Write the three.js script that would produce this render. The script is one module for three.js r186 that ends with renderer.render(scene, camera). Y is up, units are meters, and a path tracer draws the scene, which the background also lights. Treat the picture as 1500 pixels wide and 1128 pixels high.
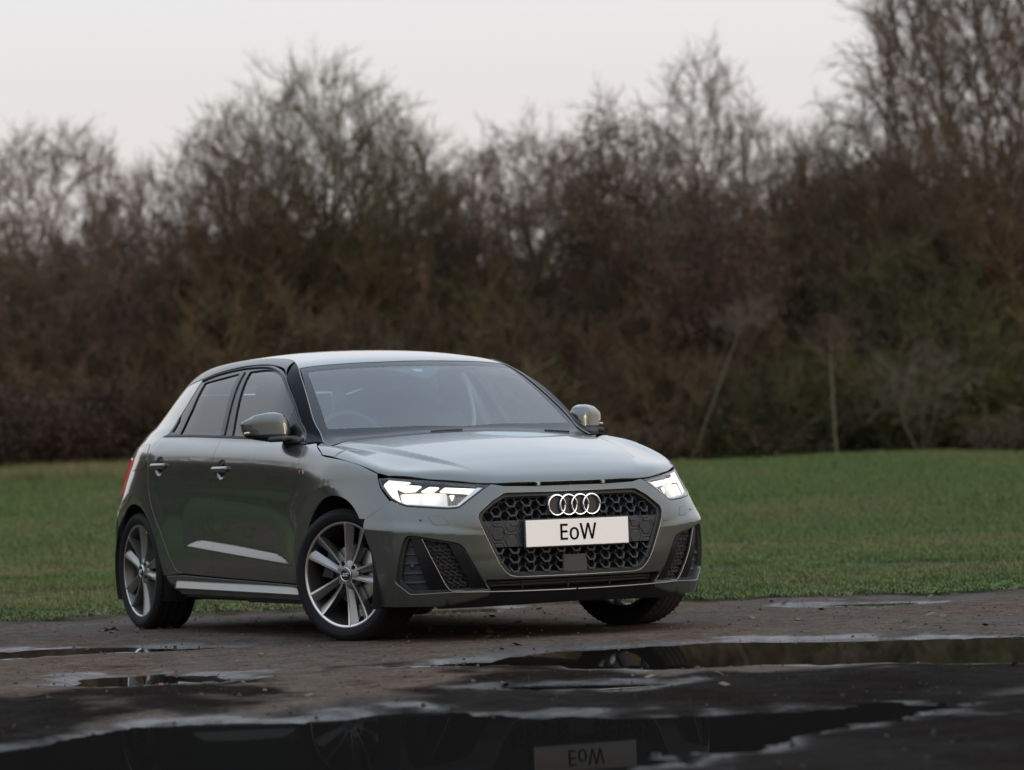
import * as THREE from 'three';
import { mergeGeometries, mergeVertices, toCreasedNormals } from 'three/addons/utils/BufferGeometryUtils.js';
import { RoundedBoxGeometry } from 'three/addons/geometries/RoundedBoxGeometry.js';
import { TextGeometry } from 'three/addons/geometries/TextGeometry.js';
import { FontLoader } from 'three/addons/loaders/FontLoader.js';

// ---------- camera, sky, sun, exposure ----------
const scene = new THREE.Scene();
const YAW = 3.61194, PITCH = 0.02773, ROLL = -0.03585, EYE = new THREE.Vector3(14.6016, 0.7082, 7.3073);
const FWD = new THREE.Vector3(Math.cos(PITCH) * Math.cos(YAW), Math.sin(PITCH), Math.cos(PITCH) * Math.sin(YAW));
const camera = new THREE.PerspectiveCamera(12.703, 1024 / 770, 0.5, 1500);
{
  const r = new THREE.Vector3().crossVectors(FWD, new THREE.Vector3(0, 1, 0)).normalize(), u = new THREE.Vector3().crossVectors(r, FWD);
  const r2 = r.clone().multiplyScalar(Math.cos(ROLL)).addScaledVector(u, Math.sin(ROLL)), u2 = u.clone().multiplyScalar(Math.cos(ROLL)).addScaledVector(r, -Math.sin(ROLL));
  camera.position.copy(EYE);
  camera.quaternion.setFromRotationMatrix(new THREE.Matrix4().makeBasis(r2, u2, FWD.clone().negate()));
  camera.focus = 15.6; camera.userData.fStop = 3.5;
}
const renderer = new THREE.WebGLRenderer({ antialias: true });
renderer.setSize(1024, 770);
renderer.shadowMap.enabled = true;
renderer.toneMapping = THREE.LinearToneMapping;
renderer.toneMappingExposure = 1.0;
const SUN = [0.872, 0.165, -0.46];
{
  // the glow where the sun stands behind thin cloud, low behind the viewer's right shoulder
  const sstepSky = (a, b, x) => { const t = Math.min(1, Math.max(0, (x - a) / (b - a))); return Math.pow(t, 0.8); };
  // overcast winter dusk: pale low band, blue-grey overhead, soft broken cloud
  const w = 512, h = 256, d = new Float32Array(w * h * 4);
  for (let j = 0; j < h; j++) for (let i = 0; i < w; i++) {
    const el = (j + 0.5) / h * Math.PI - Math.PI / 2, az = (i + 0.5) / w * 2 * Math.PI - Math.PI;
    const s = Math.max(0, Math.sin(el));
    const t = sstepSky(0.12, 1.0, s);
    const c = 1 + t * (0.06 * Math.sin(az * 3 + 4 * s) * Math.sin(s * 9) + 0.04 * Math.sin(az * 7 + 1.3) * Math.sin(s * 17 + az));
    const k = (j * w + i) * 4;
    const ca = Math.cos(el) * (Math.cos(az) * SUN[0] + Math.sin(az) * SUN[2]) + Math.sin(el) * SUN[1], gl = Math.exp(-Math.pow(Math.acos(Math.min(1, ca)) / 0.5, 2));
    const lo = Math.exp(-Math.max(0, el) / 0.068);
    d[k] = (0.825 - 0.11 * lo + 0.42 * t) * c; d[k + 1] = (0.815 - 0.23 * lo + 0.68 * t) * c; d[k + 2] = (0.812 - 0.30 * lo + 1.02 * t) * c; d[k + 3] = 1;
    d[k] += 1.5 * gl; d[k + 1] += 1.1 * gl; d[k + 2] += 0.68 * gl;
  }
  const sky = new THREE.DataTexture(d, w, h, THREE.RGBAFormat, THREE.FloatType);
  sky.mapping = THREE.EquirectangularReflectionMapping; sky.magFilter = THREE.LinearFilter; sky.minFilter = THREE.LinearFilter; sky.wrapS = THREE.RepeatWrapping; sky.needsUpdate = true;
  scene.background = sky; scene.environment = sky; scene.environmentIntensity = 1;
}
const sun = new THREE.DirectionalLight(new THREE.Color(1, 0.82, 0.62), 0.6);
sun.position.set(SUN[0] * 50, SUN[1] * 50, SUN[2] * 50); sun.target.position.set(-1, 0, 0); sun.castShadow = true; sun.shadow.radius = 34;
Object.assign(sun.shadow.camera, { left: -60, right: 60, top: 60, bottom: -60, near: 1, far: 200 });
scene.add(sun, sun.target);

// ---------- naming ----------
const usedNames = new Map();
function numbered(n) { const k = usedNames.get(n) ?? 0; usedNames.set(n, k + 1); return k ? n + '_' + String(k).padStart(3, '0') : n; }
function part(name, geo, mat, parent, label) {
  const m = new THREE.Mesh(geo, mat); m.name = numbered(name); m.castShadow = m.receiveShadow = true;
  if (label) m.userData.label = label;
  parent.add(m); return m;
}
function thing(name, label, category, group) {
  const o = new THREE.Group(); o.name = numbered(name); o.userData = { label, category }; if (group) o.userData.group = group;
  scene.add(o); return o;
}
function tag(o, label, category, group, kind) { o.userData.label = label; o.userData.category = category; if (group) o.userData.group = group; if (kind) o.userData.kind = kind; return o; }
let seed = 7;
const rnd = () => { seed = (seed * 1664525 + 1013904223) >>> 0; return seed / 4294967296; };
const rr = (a, b) => a + (b - a) * rnd();
// ---------- the shape of the car body: one field, negative inside (x forward from the front axle, y up, z to the car's right) ----------
const mix = (a, b, t) => a + (b - a) * t, clamp = (x, a = 0, b = 1) => Math.min(b, Math.max(a, x));
const sstep = (a, b, x) => { const t = clamp((x - a) / (b - a)); return t * t * (3 - 2 * t); };
function spl(pts) {                                   // monotone-friendly cubic through (x, y) points
  const n = pts.length, X = pts.map(p => p[0]), Y = pts.map(p => p[1]), M = [];
  const d = []; for (let i = 0; i < n - 1; i++) d.push((Y[i + 1] - Y[i]) / (X[i + 1] - X[i]));
  for (let i = 0; i < n; i++) {
    if (i === 0) M.push(d[0]); else if (i === n - 1) M.push(d[n - 2]);
    else { const a = X[i] - X[i - 1], b = X[i + 1] - X[i]; M.push(d[i - 1] * d[i] <= 0 ? 0 : (d[i - 1] * b + d[i] * a) / (a + b)); }
  }
  return x => {
    if (x <= X[0]) return Y[0] + (x - X[0]) * M[0] * 0.5;
    if (x >= X[n - 1]) return Y[n - 1] + (x - X[n - 1]) * M[n - 1];
    let i = 0; while (x > X[i + 1]) i++;
    const h = X[i + 1] - X[i], t = (x - X[i]) / h, t2 = t * t, t3 = t2 * t;
    return Y[i] * (2 * t3 - 3 * t2 + 1) + M[i] * h * (t3 - 2 * t2 + t) + Y[i + 1] * (3 * t2 - 2 * t3) + M[i + 1] * h * (t3 - t2);
  };
}
const smax = (a, b, k) => { const h = Math.max(k - Math.abs(a - b), 0) / k; return Math.max(a, b) + h * h * h * k / 6; };
const smin = (a, b, k) => -smax(-a, -b, k);
const WB = 2.563, WR = 0.308;
const crestY = spl([[-3.2, 0.95], [-2.8, 0.99], [-2.4, 1.005], [-2, 1.0], [-1.34, 0.98], [-0.7, 0.955], [-0.3, 0.925], [0, 0.884], [0.25, 0.822], [0.45, 0.772], [0.62, 0.735]]);
const shoulder = spl([[-0.08, 0.15], [0, 0.085], [0.03, 0.052], [0.07, 0.024], [0.12, 0.009], [0.2, 0.001], [0.3, 0]]);
const tuck = spl([[0.1, 0.085], [0.17, 0.062], [0.22, 0.046], [0.28, 0.027], [0.36, 0.012], [0.46, 0.004], [0.6, 0], [1, 0]]);
const bladeLow = x => 0.437 - (x + 1.834) * 0.0686;
const bladeTop = spl([[-1.834, 0.437], [-1.645, 0.468], [-1.314, 0.452], [-0.9, 0.421], [-0.617, 0.393], [-0.42, 0.34]]);
function sideZ(x, y) {
  let z = 0.862 - shoulder(crestY(x) - y) - tuck(y);
  z -= 0.008 * sstep(-0.2, -0.9, x) * sstep(-2.3, -1.7, x);
  if (x < -2.45) { const t = -2.45 - x; z -= 0.27 * t * t * (1 + 0.35 * sstep(0.5, 0.75, y)); }
  z -= 0.065 * sstep(0.6, 0.97, y) * sstep(-2.2, -2.85, x);
  for (const wx of [0, -WB]) {                        // wheel arch lips
    const r = Math.hypot(x - wx, y - WR);
    if (r < 0.62 && y > 0.15) { const q = clamp((r - 0.405) / 0.17); z += (r < 0.405 ? 0.003 + 0.008 * clamp((r - 0.34) / 0.065) : 0.011 * (1 - q) * (1 - q)) * sstep(0.15, 0.4, y); }
  }
  if (x > -1.83 && x < -0.42) {                       // the blade pressed into the lower doors
    const lo = bladeLow(x), hi = bladeTop(x), w = Math.max(hi - lo, 0), dp = 0.4 * w;
    if (y > lo && y < hi) z -= dp * (y - lo) / Math.max(w, 1e-4); else if (y >= hi) z -= dp * (1 - sstep(hi, hi + 0.22, y));
  }
  return z;
}
const noseX = spl([[0.1, 0.745], [0.17, 0.782], [0.215, 0.80], [0.29, 0.822], [0.4, 0.832], [0.5, 0.832], [0.58, 0.822], [0.65, 0.802], [0.7, 0.783], [0.74, 0.758], [0.8, 0.70]]);
const noseD = spl([[0, 0], [0.2, 0.006], [0.3, 0.014], [0.4, 0.030], [0.475, 0.050], [0.6, 0.105], [0.7, 0.163], [0.757, 0.212], [0.8, 0.268], [0.84, 0.36], [0.87, 0.47], [0.9, 0.62]]);
const browY = spl([[0.42, 0.476], [0.55, 0.485], [0.66, 0.494], [0.8, 0.505]]);
function noseF(y, z) {
  z = Math.abs(z);
  let x = noseX(y) - noseD(z) * (1 + 0.6 * sstep(0.5, 0.74, y));
  if (z > 0.42 && y > 0.4) { const b = browY(z), k = sstep(0.42, 0.74, z), h = 0.016 + 0.03 * k; x -= 0.02 * k * (y < b + h ? sstep(b - 0.006, b + h, y) : 1 - sstep(b + h, b + h + 0.14, y)); }
  return x;
}
const hoodC = spl([[-0.5, 0.985], [-0.25, 0.962], [0, 0.932], [0.25, 0.887], [0.5, 0.825], [0.668, 0.766], [0.74, 0.731], [0.785, 0.702]]);
const foldZ = spl([[-0.4, 0.64], [-0.1, 0.60], [0.2, 0.545], [0.45, 0.48], [0.62, 0.415], [0.68, 0.39]]);
function hoodY(x, z) {
  z = Math.abs(z);
  const zf = foldZ(x), c = hoodC(x), cr = crestY(x) + 0.004;
  const kx = 0.105 * (1 - 0.25 * sstep(0.2, 0.75, x));
  let y = c - kx * z * z;
  const w = 0.035 + 0.05 * sstep(0.5, -0.3, x), st = 0.016 * sstep(0.69, 0.35, x);
  y -= st * sstep(zf, zf + w, z);
  const edge = cr - 0.01, t = sstep(zf + w * 0.6, 0.77, z);
  if (z > zf) y = mix(y, edge, t * sstep(0.78, 0.3, x) + 0.0);
  return y;
}
const roofC = spl([[-3.3, 1.24], [-3.05, 1.31], [-2.8, 1.345], [-2.5, 1.374], [-2.2, 1.395], [-1.9, 1.405], [-1.6, 1.408], [-1.35, 1.398], [-1.1, 1.373], [-0.95, 1.351], [-0.5, 1.27]]);
const glassTumble = spl([[0.75, 0.09], [0.85, 0.045], [0.92, 0.006], [0.95, 0], [1.02, 0.024], [1.1, 0.056], [1.2, 0.103], [1.3, 0.165], [1.4, 0.24]]);
function cabinZ(x, y) {
  let z = 0.795 - glassTumble(y);
  if (x > -0.95) { const t = x + 0.95; z -= 0.16 * t * t * (1 + t); }
  if (x < -1.85) { const t = -1.85 - x; z -= (0.095 + Math.max(0, y - 0.9) * 0.43) * t * t; }
  return z;
}
const screenY = (x, z) => 0.957 + (-0.25 - x) * 0.618 - 0.24 * z * z + 0.03 * sstep(-0.2, -0.9, x) * sstep(-1.1, -0.5, x);
function field(x, y, z) {
  z = Math.abs(z);
  let low = smax(z - sideZ(x, y), x - noseF(y, z), 0.16);
  const top = x > -0.2 ? y - hoodY(x, z) : y - mix(crestY(x) + 0.03, hoodY(x, z), sstep(-0.55, -0.25, x));
  low = smax(low, top, x > 0 ? 0.06 : 0.045);
  const tailX = -3.19 + 0.16 * z * z + 0.05 * sstep(0.6, 0.4, y) * 0 + sstep(0.62, 1.02, y) * 0.10 + sstep(0.4, 0.2, y) * 0.1;
  low = smax(low, tailX - x, 0.14);
  if (y < 0.8) return low;
  let cab = smax(z - cabinZ(x, y), y - (roofC(x) - 0.10 * z * z - 0.12 * z * z * z * z), 0.13);
  cab = smax(cab, (y - screenY(x, z)) * 0.86, 0.07);
  cab = smax(cab, (-3.03 - (1.3 - y) * 0.33 + 0.3 * z * z - x), 0.06);
  return smin(low, cab, 0.02 + 0.09 * sstep(-1.9, -2.4, x));
}
// where a straight line from outside meets the body: p0 + t * dir
function hit(px, py, pz, dx, dy, dz, t0 = 0, t1 = 1.2, off = 0) {
  const n = 48; let a = t0, fa = field(px + dx * a, py + dy * a, pz + dz * a) - off;
  for (let i = 1; i <= n; i++) {
    const b = t0 + (t1 - t0) * i / n, fb = field(px + dx * b, py + dy * b, pz + dz * b) - off;
    if (fa > 0 && fb <= 0) {
      let lo = a, hi = b;
      for (let k = 0; k < 16; k++) { const m = (lo + hi) / 2; if (field(px + dx * m, py + dy * m, pz + dz * m) - off > 0) lo = m; else hi = m; }
      return (lo + hi) / 2;
    }
    a = b; fa = fb;
  }
  return null;
}
function fieldNormal(x, y, z, e = 0.0012) {
  const nx = field(x + e, y, z) - field(x - e, y, z), ny = field(x, y + e, z) - field(x, y - e, z), nz = field(x, y, z + e) - field(x, y, z - e);
  const l = Math.hypot(nx, ny, nz) || 1; return [nx / l, ny / l, nz / l];
}
// ---------- panels cut out of the body field ----------
const Q = Math.SQRT1_2;
const PROJ = {   // a projection: start point of the line for (u, v), its direction, and back again
  side: { o: (u, v) => [u, v, 1.15], d: [0, 0, -1], uv: p => [p[0], p[1]] },
  top: { o: (u, v) => [u, 1.75, v], d: [0, -1, 0], uv: p => [p[0], p[2]] },
  nose: { o: (u, v) => [u * Q + 1.15, v, -u * Q + 1.15], d: [-Q, 0, -Q], uv: p => [(p[0] - p[2]) * Q, p[1]] },
  front: { o: (u, v) => [1.15, v, u], d: [-1, 0, 0], uv: p => [p[2], p[1]] },
  tail: { o: null, d: [Q, 0, -Q], uv: p => [(p[0] + p[2]) * Q, p[1]] },
  back: { o: (u, v) => [-3.5, v, u], d: [1, 0, 0], uv: p => [p[2], p[1]] },
};
PROJ.tail.o = (u, v) => { const w = 3.5; return [u * Q - w * Q * 1.0, v, u * Q + w * Q]; };
function surf(pr, u, v, off = 0) {
  const P = PROJ[pr], o = P.o(u, v), d = P.d; let t = hit(o[0], o[1], o[2], d[0], d[1], d[2], 0, pr === 'tail' || pr === 'nose' ? 2.6 : 1.6, 0);
  if (t === null) t = 0.5;
  const p = [o[0] + d[0] * t, o[1] + d[1] * t, o[2] + d[2] * t], n = fieldNormal(p[0], p[1], p[2]);
  return { p: [p[0] + n[0] * off, p[1] + n[1] * off, p[2] + n[2] * off], n };
}
// smooth run of points
function cr(pts, per = 6) {
  const out = [], n = pts.length;
  for (let i = 0; i < n - 1; i++) {
    const a = pts[Math.max(0, i - 1)], b = pts[i], c = pts[i + 1], d = pts[Math.min(n - 1, i + 2)];
    for (let k = 0; k < per; k++) {
      const t = k / per, t2 = t * t, t3 = t2 * t;
      out.push([0, 1].map(q => 0.5 * (2 * b[q] + (c[q] - a[q]) * t + (2 * a[q] - 5 * b[q] + 4 * c[q] - d[q]) * t2 + (3 * b[q] - a[q] - 3 * c[q] + d[q]) * t3)));
    }
  }
  out.push(pts[n - 1]); return out;
}
// corners [u, v, r] rounded, long edges cut up
function ring(pts, step = 0.012) {
  const n = pts.length, out = [];
  for (let i = 0; i < n; i++) {
    const p = pts[i], a = pts[(i + n - 1) % n], b = pts[(i + 1) % n], r = p[2] || 0;
    if (!r) { out.push([p[0], p[1]]); continue; }
    const la = Math.hypot(a[0] - p[0], a[1] - p[1]), lb = Math.hypot(b[0] - p[0], b[1] - p[1]), ra = Math.min(r, la * 0.48), rb = Math.min(r, lb * 0.48);
    const A = [p[0] + (a[0] - p[0]) / la * ra, p[1] + (a[1] - p[1]) / la * ra], B = [p[0] + (b[0] - p[0]) / lb * rb, p[1] + (b[1] - p[1]) / lb * rb];
    for (let k = 0; k <= 5; k++) { const t = k / 5, s = 1 - t; out.push([s * s * A[0] + 2 * s * t * p[0] + t * t * B[0], s * s * A[1] + 2 * s * t * p[1] + t * t * B[1]]); }
  }
  const res = [];
  for (let i = 0; i < out.length; i++) {
    const a = out[i], b = out[(i + 1) % out.length], l = Math.hypot(b[0] - a[0], b[1] - a[1]), k = Math.max(1, Math.ceil(l / step));
    if (l < 1e-5) continue;
    for (let j = 0; j < k; j++) res.push([a[0] + (b[0] - a[0]) * j / k, a[1] + (b[1] - a[1]) * j / k]);
  }
  return res;
}
const area2 = l => { let s = 0; for (let i = 0; i < l.length; i++) { const a = l[i], b = l[(i + 1) % l.length]; s += a[0] * b[1] - b[0] * a[1]; } return s / 2; };
let pin = null;
let inset = function (loop, g) {       // g > 0 shrinks a counter-clockwise loop
  const n = loop.length;
  return loop.map((p, i) => {
    const a = loop[(i + n - 1) % n], b = loop[(i + 1) % n];
    let e1 = [p[0] - a[0], p[1] - a[1]], e2 = [b[0] - p[0], b[1] - p[1]]; const l1 = Math.hypot(...e1), l2 = Math.hypot(...e2);
    e1 = e1.map(v => v / l1); e2 = e2.map(v => v / l2);
    let m = [-(e1[1] + e2[1]), e1[0] + e2[0]]; const lm = Math.hypot(...m) || 1; m = m.map(v => v / lm);
    const c = Math.max(0.35, -m[0] * e1[1] + m[1] * e1[0]);
    return [p[0] + m[0] * g / c, p[1] + m[1] * g / c];
  });
}
function inside(loop, x, y) { let c = false; for (let i = 0, j = loop.length - 1; i < loop.length; j = i++) { const a = loop[i], b = loop[j]; if ((a[1] > y) !== (b[1] > y) && x < (b[0] - a[0]) * (y - a[1]) / (b[1] - a[1]) + a[0]) c = !c; } return c; }
function clipHalf(poly, ax, v, keepGreater) {
  const out = [], n = poly.length;
  for (let i = 0; i < n; i++) {
    const a = poly[i], b = poly[(i + 1) % n], da = (a[ax] - v) * (keepGreater ? 1 : -1), db = (b[ax] - v) * (keepGreater ? 1 : -1);
    if (da >= 0) out.push(a);
    if ((da > 0 && db < 0) || (da < 0 && db > 0)) { const t = da / (da - db), q = [a[0] + (b[0] - a[0]) * t, a[1] + (b[1] - a[1]) * t]; q[ax] = v; out.push(q); }
  }
  return out;
}
// fills loops (outer counter-clockwise, holes) with a grid of cells cut at the outline: returns points and triangles
function fill2d(outer, holes, step, shear, snap) {
  if (shear) { const f = ([u, v]) => [u, v - shear[0] * (u - shear[1]) - shear[2]], q = fill2d(outer.map(f), holes.map(h => h.map(f)), step); return { tri: q.tri, pts: q.pts.map(([u, v]) => { const p = [u, v + shear[0] * (u - shear[1]) + shear[2]]; const c = snap && snap(p[0]); if (c != null && Math.abs(p[1] - c) < step * 0.5) p[1] = c; return p; }) }; }
  const pts = [], key = new Map(), tri = [];
  const vid = p => { const k = Math.round(p[0] * 2e5) + ',' + Math.round(p[1] * 2e5); let i = key.get(k); if (i === undefined) { i = pts.length; pts.push(p); key.set(k, i); } return i; };
  let path = outer.slice();
  for (const h0 of holes) {                                     // bridge every hole to the outline
    const h = area2(h0) > 0 ? h0.slice().reverse() : h0; let best = [1e9, 0, 0];
    path.forEach((p, i) => h.forEach((q, j) => { const d = Math.hypot(p[0] - q[0], p[1] - q[1]); if (d < best[0]) best = [d, i, j]; }));
    const [, i, j] = best; path = [...path.slice(0, i + 1), ...h.slice(j), ...h.slice(0, j + 1), ...path.slice(i)];
  }
  let x0 = 1e9, x1 = -1e9, y0 = 1e9, y1 = -1e9; for (const p of outer) { x0 = Math.min(x0, p[0]); x1 = Math.max(x1, p[0]); y0 = Math.min(y0, p[1]); y1 = Math.max(y1, p[1]); }
  const gx = Math.floor(x0 / step) * step + 1.7e-5, gy = Math.floor(y0 / step) * step + 1.3e-5, nx = Math.ceil((x1 - gx) / step) + 1, ny = Math.ceil((y1 - gy) / step) + 1;
  const edge = new Uint8Array(nx * ny);
  for (const l of [outer, ...holes]) l.forEach((a, i) => {
    const b = l[(i + 1) % l.length], k = Math.max(2, Math.ceil(Math.hypot(b[0] - a[0], b[1] - a[1]) / step * 8));
    for (let q = 0; q <= k; q++) { const cx = Math.floor((a[0] + (b[0] - a[0]) * q / k - gx) / step), cy = Math.floor((a[1] + (b[1] - a[1]) * q / k - gy) / step); for (let dx = -1; dx <= 1; dx++) for (let dy = -1; dy <= 1; dy++) { const X = cx + dx, Y = cy + dy; if (X >= 0 && Y >= 0 && X < nx && Y < ny) edge[Y * nx + X] = 1; } }
  });
  for (let j = 0; j < ny; j++) {
    const ya = gy + j * step, yb = ya + step;
    let row = null;
    for (let i = 0; i < nx; i++) {
      const xa = gx + i * step, xb = xa + step;
      if (!edge[j * nx + i]) {
        if (!inside(outer, xa + step / 2, ya + step / 2) || holes.some(h => inside(h, xa + step / 2, ya + step / 2))) continue;
        const a = vid([xa, ya]), b = vid([xb, ya]), c = vid([xb, yb]), d = vid([xa, yb]); tri.push(a, b, c, a, c, d); continue;
      }
      row ??= clipHalf(clipHalf(path, 1, ya, true), 1, yb, false);
      if (row.length < 3) continue;
      const q = clipHalf(clipHalf(row, 0, xa, true), 0, xb, false); if (q.length < 3) continue;
      const c = []; for (const p of q) { const l = c[c.length - 1]; if (!l || Math.abs(l[0] - p[0]) + Math.abs(l[1] - p[1]) > 1e-7) c.push(p); }
      if (c.length < 3 || Math.abs(area2(c)) < 1e-10) continue;
      if (area2(c) < 0) c.reverse();
      for (const t of THREE.ShapeUtils.triangulateShape(c.map(p => new THREE.Vector2(p[0], p[1])), [])) { const [a, b, d] = t.map(k => vid(c[k])); if (a !== b && b !== d && a !== d) tri.push(a, b, d); }
    }
  }
  return { pts, tri };
}
/* one panel: outline and holes in projected coordinates; opt: step, gap, off, depth (return flange), edge (bevel), disp(u, v), both (add the mirrored half) */
function panel(pr, outline, opt = {}) {
  const { step = 0.012, gap = 0.0022, off = 0, depth = 0.014, edge = 0.0016, disp, holes = [], mirror = false, both = false, raw = false } = opt;
  let outer = raw ? outline : ring(outline, step); if (area2(outer) < 0) outer = outer.slice().reverse();
  if (gap) outer = inset(outer, gap);
  const hs = holes.map(h => { let l = ring(h, step); if (area2(l) < 0) l = l.slice().reverse(); return gap ? inset(l, -gap * 0.3) : l; });
  const { pts, tri } = fill2d(outer, hs, step, opt.shear, opt.snap);
  const at = (u, v) => {
    const s = surf(pr, u, v, off);
    if (!disp) return s;
    const P = (a, b) => { const q = surf(pr, a, b, 0), dd = off + disp(a, b, q.p); return [q.p[0] + q.n[0] * dd, q.p[1] + q.n[1] * dd, q.p[2] + q.n[2] * dd]; };
    const e = 0.002, p = P(u, v), a = P(u + e, v), b = P(u - e, v), c = P(u, v + e), d = P(u, v - e);
    const A = a.map((k, i) => k - b[i]), B = c.map((k, i) => k - d[i]); let n = [A[1] * B[2] - A[2] * B[1], A[2] * B[0] - A[0] * B[2], A[0] * B[1] - A[1] * B[0]];
    const l = Math.hypot(...n) || 1; n = n.map(k => k / l); if (n[0] * s.n[0] + n[1] * s.n[1] + n[2] * s.n[2] < 0) n = n.map(k => -k);
    return { p, n };
  };
  const pos = [], nor = [], uv = [], idx = [];
  for (const [u, v] of pts) { const s = at(u, v); pos.push(...s.p); nor.push(...s.n); uv.push(u, v); }
  const P3 = i => [pos[i * 3], pos[i * 3 + 1], pos[i * 3 + 2]], N3 = i => [nor[i * 3], nor[i * 3 + 1], nor[i * 3 + 2]];
  const addTri = (a, b, c) => {
    const A = P3(a), B = P3(b), C = P3(c), e = B.map((k, i) => k - A[i]), f = C.map((k, i) => k - A[i]), n = [e[1] * f[2] - e[2] * f[1], e[2] * f[0] - e[0] * f[2], e[0] * f[1] - e[1] * f[0]], m = N3(a);
    if (n[0] * m[0] + n[1] * m[1] + n[2] * m[2] < 0) idx.push(a, c, b); else idx.push(a, b, c);
  };
  for (let i = 0; i < tri.length; i += 3) addTri(tri[i], tri[i + 1], tri[i + 2]);
  if (depth) for (const loop of [outer, ...hs]) {
    const hole = loop !== outer, n = loop.length, S = loop.map(([u, v]) => at(u, v)), base = pos.length / 3, skip = opt.skip;
    S.forEach((s, i) => {
      const a = S[(i + n - 1) % n].p, b = S[(i + 1) % n].p; let t = b.map((k, q) => k - a[q]); const N = s.n; let o = [t[1] * N[2] - t[2] * N[1], t[2] * N[0] - t[0] * N[2], t[0] * N[1] - t[1] * N[0]];
      const l = Math.hypot(...o) || 1; o = o.map(k => k / l);
      // outward from the filled side
      const [u, v] = loop[i], pu = loop[(i + n - 1) % n], nu = loop[(i + 1) % n], w = [(nu[1] - pu[1]), -(nu[0] - pu[0])], wl = Math.hypot(...w) || 1, sg = hole ? -1 : 1;
      const q = PROJ[pr].uv([s.p[0] + o[0], s.p[1] + o[1], s.p[2] + o[2]]), q0 = PROJ[pr].uv(s.p);
      if (((q[0] - q0[0]) * w[0] + (q[1] - q0[1]) * w[1]) / wl * sg < 0) o = o.map(k => -k);
      const e = edge, r1 = s.p.map((k, j) => k + o[j] * e * 0.7 - N[j] * e * 0.3), r2 = s.p.map((k, j) => k + o[j] * e - N[j] * e), r3 = s.p.map((k, j) => k + o[j] * e * 0.6 - N[j] * depth), h = N.map((k, j) => (k + o[j]) * Q);
      pos.push(...s.p, ...r1, ...r2, ...r3); nor.push(...N, ...h, ...o, ...o); for (let k = 0; k < 4; k++) uv.push(u, v);
    });
    for (let i = 0; i < n; i++) {
      const j = (i + 1) % n; if (skip && skip(loop[i], loop[j])) continue;
      for (let k = 0; k < 3; k++) { const a = base + i * 4 + k, b = base + j * 4 + k; addTri(a, b, b + 1); addTri(a, b + 1, a + 1); }
    }
  }
  const g = new THREE.BufferGeometry();
  g.setAttribute('position', new THREE.Float32BufferAttribute(pos, 3)); g.setAttribute('normal', new THREE.Float32BufferAttribute(nor, 3)); g.setAttribute('uv', new THREE.Float32BufferAttribute(uv, 2)); g.setIndex(idx);
  if (both) return mergeGeometries([g, flipped(g)]);
  return mirror ? flipped(g) : g;
}
function flipped(g0) {          // the same on the car's other side
  const g = g0.clone(), p = g.attributes.position, n = g.attributes.normal;
  for (let i = 0; i < p.count; i++) { p.setZ(i, -p.getZ(i)); if (n) n.setZ(i, -n.getZ(i)); }
  if (g.index) { const a = g.index.array; for (let i = 0; i < a.length; i += 3) { const t = a[i]; a[i] = a[i + 1]; a[i + 1] = t; } }
  else for (const k of Object.keys(g.attributes)) { const A = g.attributes[k], s = A.itemSize, a = A.array; for (let i = 0; i < A.count; i += 3) for (let c = 0; c < s; c++) { const t = a[i * s + c]; a[i * s + c] = a[(i + 1) * s + c]; a[(i + 1) * s + c] = t; } }
  return g;
}
const both = g => mergeGeometries([g, flipped(g)]);
const clean = g => { const o = g.index ? g.toNonIndexed() : g; for (const k of Object.keys(o.attributes)) if (!['position', 'normal', 'uv'].includes(k)) o.deleteAttribute(k); if (!o.attributes.uv) o.setAttribute('uv', new THREE.Float32BufferAttribute(new Float32Array(o.attributes.position.count * 2), 2)); return o; };
const join = list => mergeGeometries(list.map(clean));
// bar through 3-D points with a given radius (tube)
const tube = (pts, r, seg = 24, rad = 8, closed = false) => new THREE.TubeGeometry(new THREE.CatmullRomCurve3(pts.map(p => new THREE.Vector3(...p)), closed), seg, r, rad, closed);
const rbox = (w, h, d, r = 0.005, s = 2) => new RoundedBoxGeometry(w, h, d, s, Math.min(r, w / 2.01, h / 2.01, d / 2.01));
const put = (g, x = 0, y = 0, z = 0, rx = 0, ry = 0, rz = 0, s = [1, 1, 1]) => g.applyMatrix4(new THREE.Matrix4().compose(new THREE.Vector3(x, y, z), new THREE.Quaternion().setFromEuler(new THREE.Euler(rx, ry, rz)), new THREE.Vector3(...s)));
// flat outline in (a, b) extruded along the third axis
function slab(pts, depth, bevel = 0.002, seg = 1, holes = []) {
  const sh = new THREE.Shape(pts.map(p => new THREE.Vector2(p[0], p[1]))); for (const h of holes) sh.holes.push(new THREE.Path(h.map(p => new THREE.Vector2(p[0], p[1]))));
  return new THREE.ExtrudeGeometry(sh, { depth, bevelEnabled: bevel > 0, bevelThickness: bevel, bevelSize: bevel, bevelOffset: -bevel, bevelSegments: seg, curveSegments: 12 });
}
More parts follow.
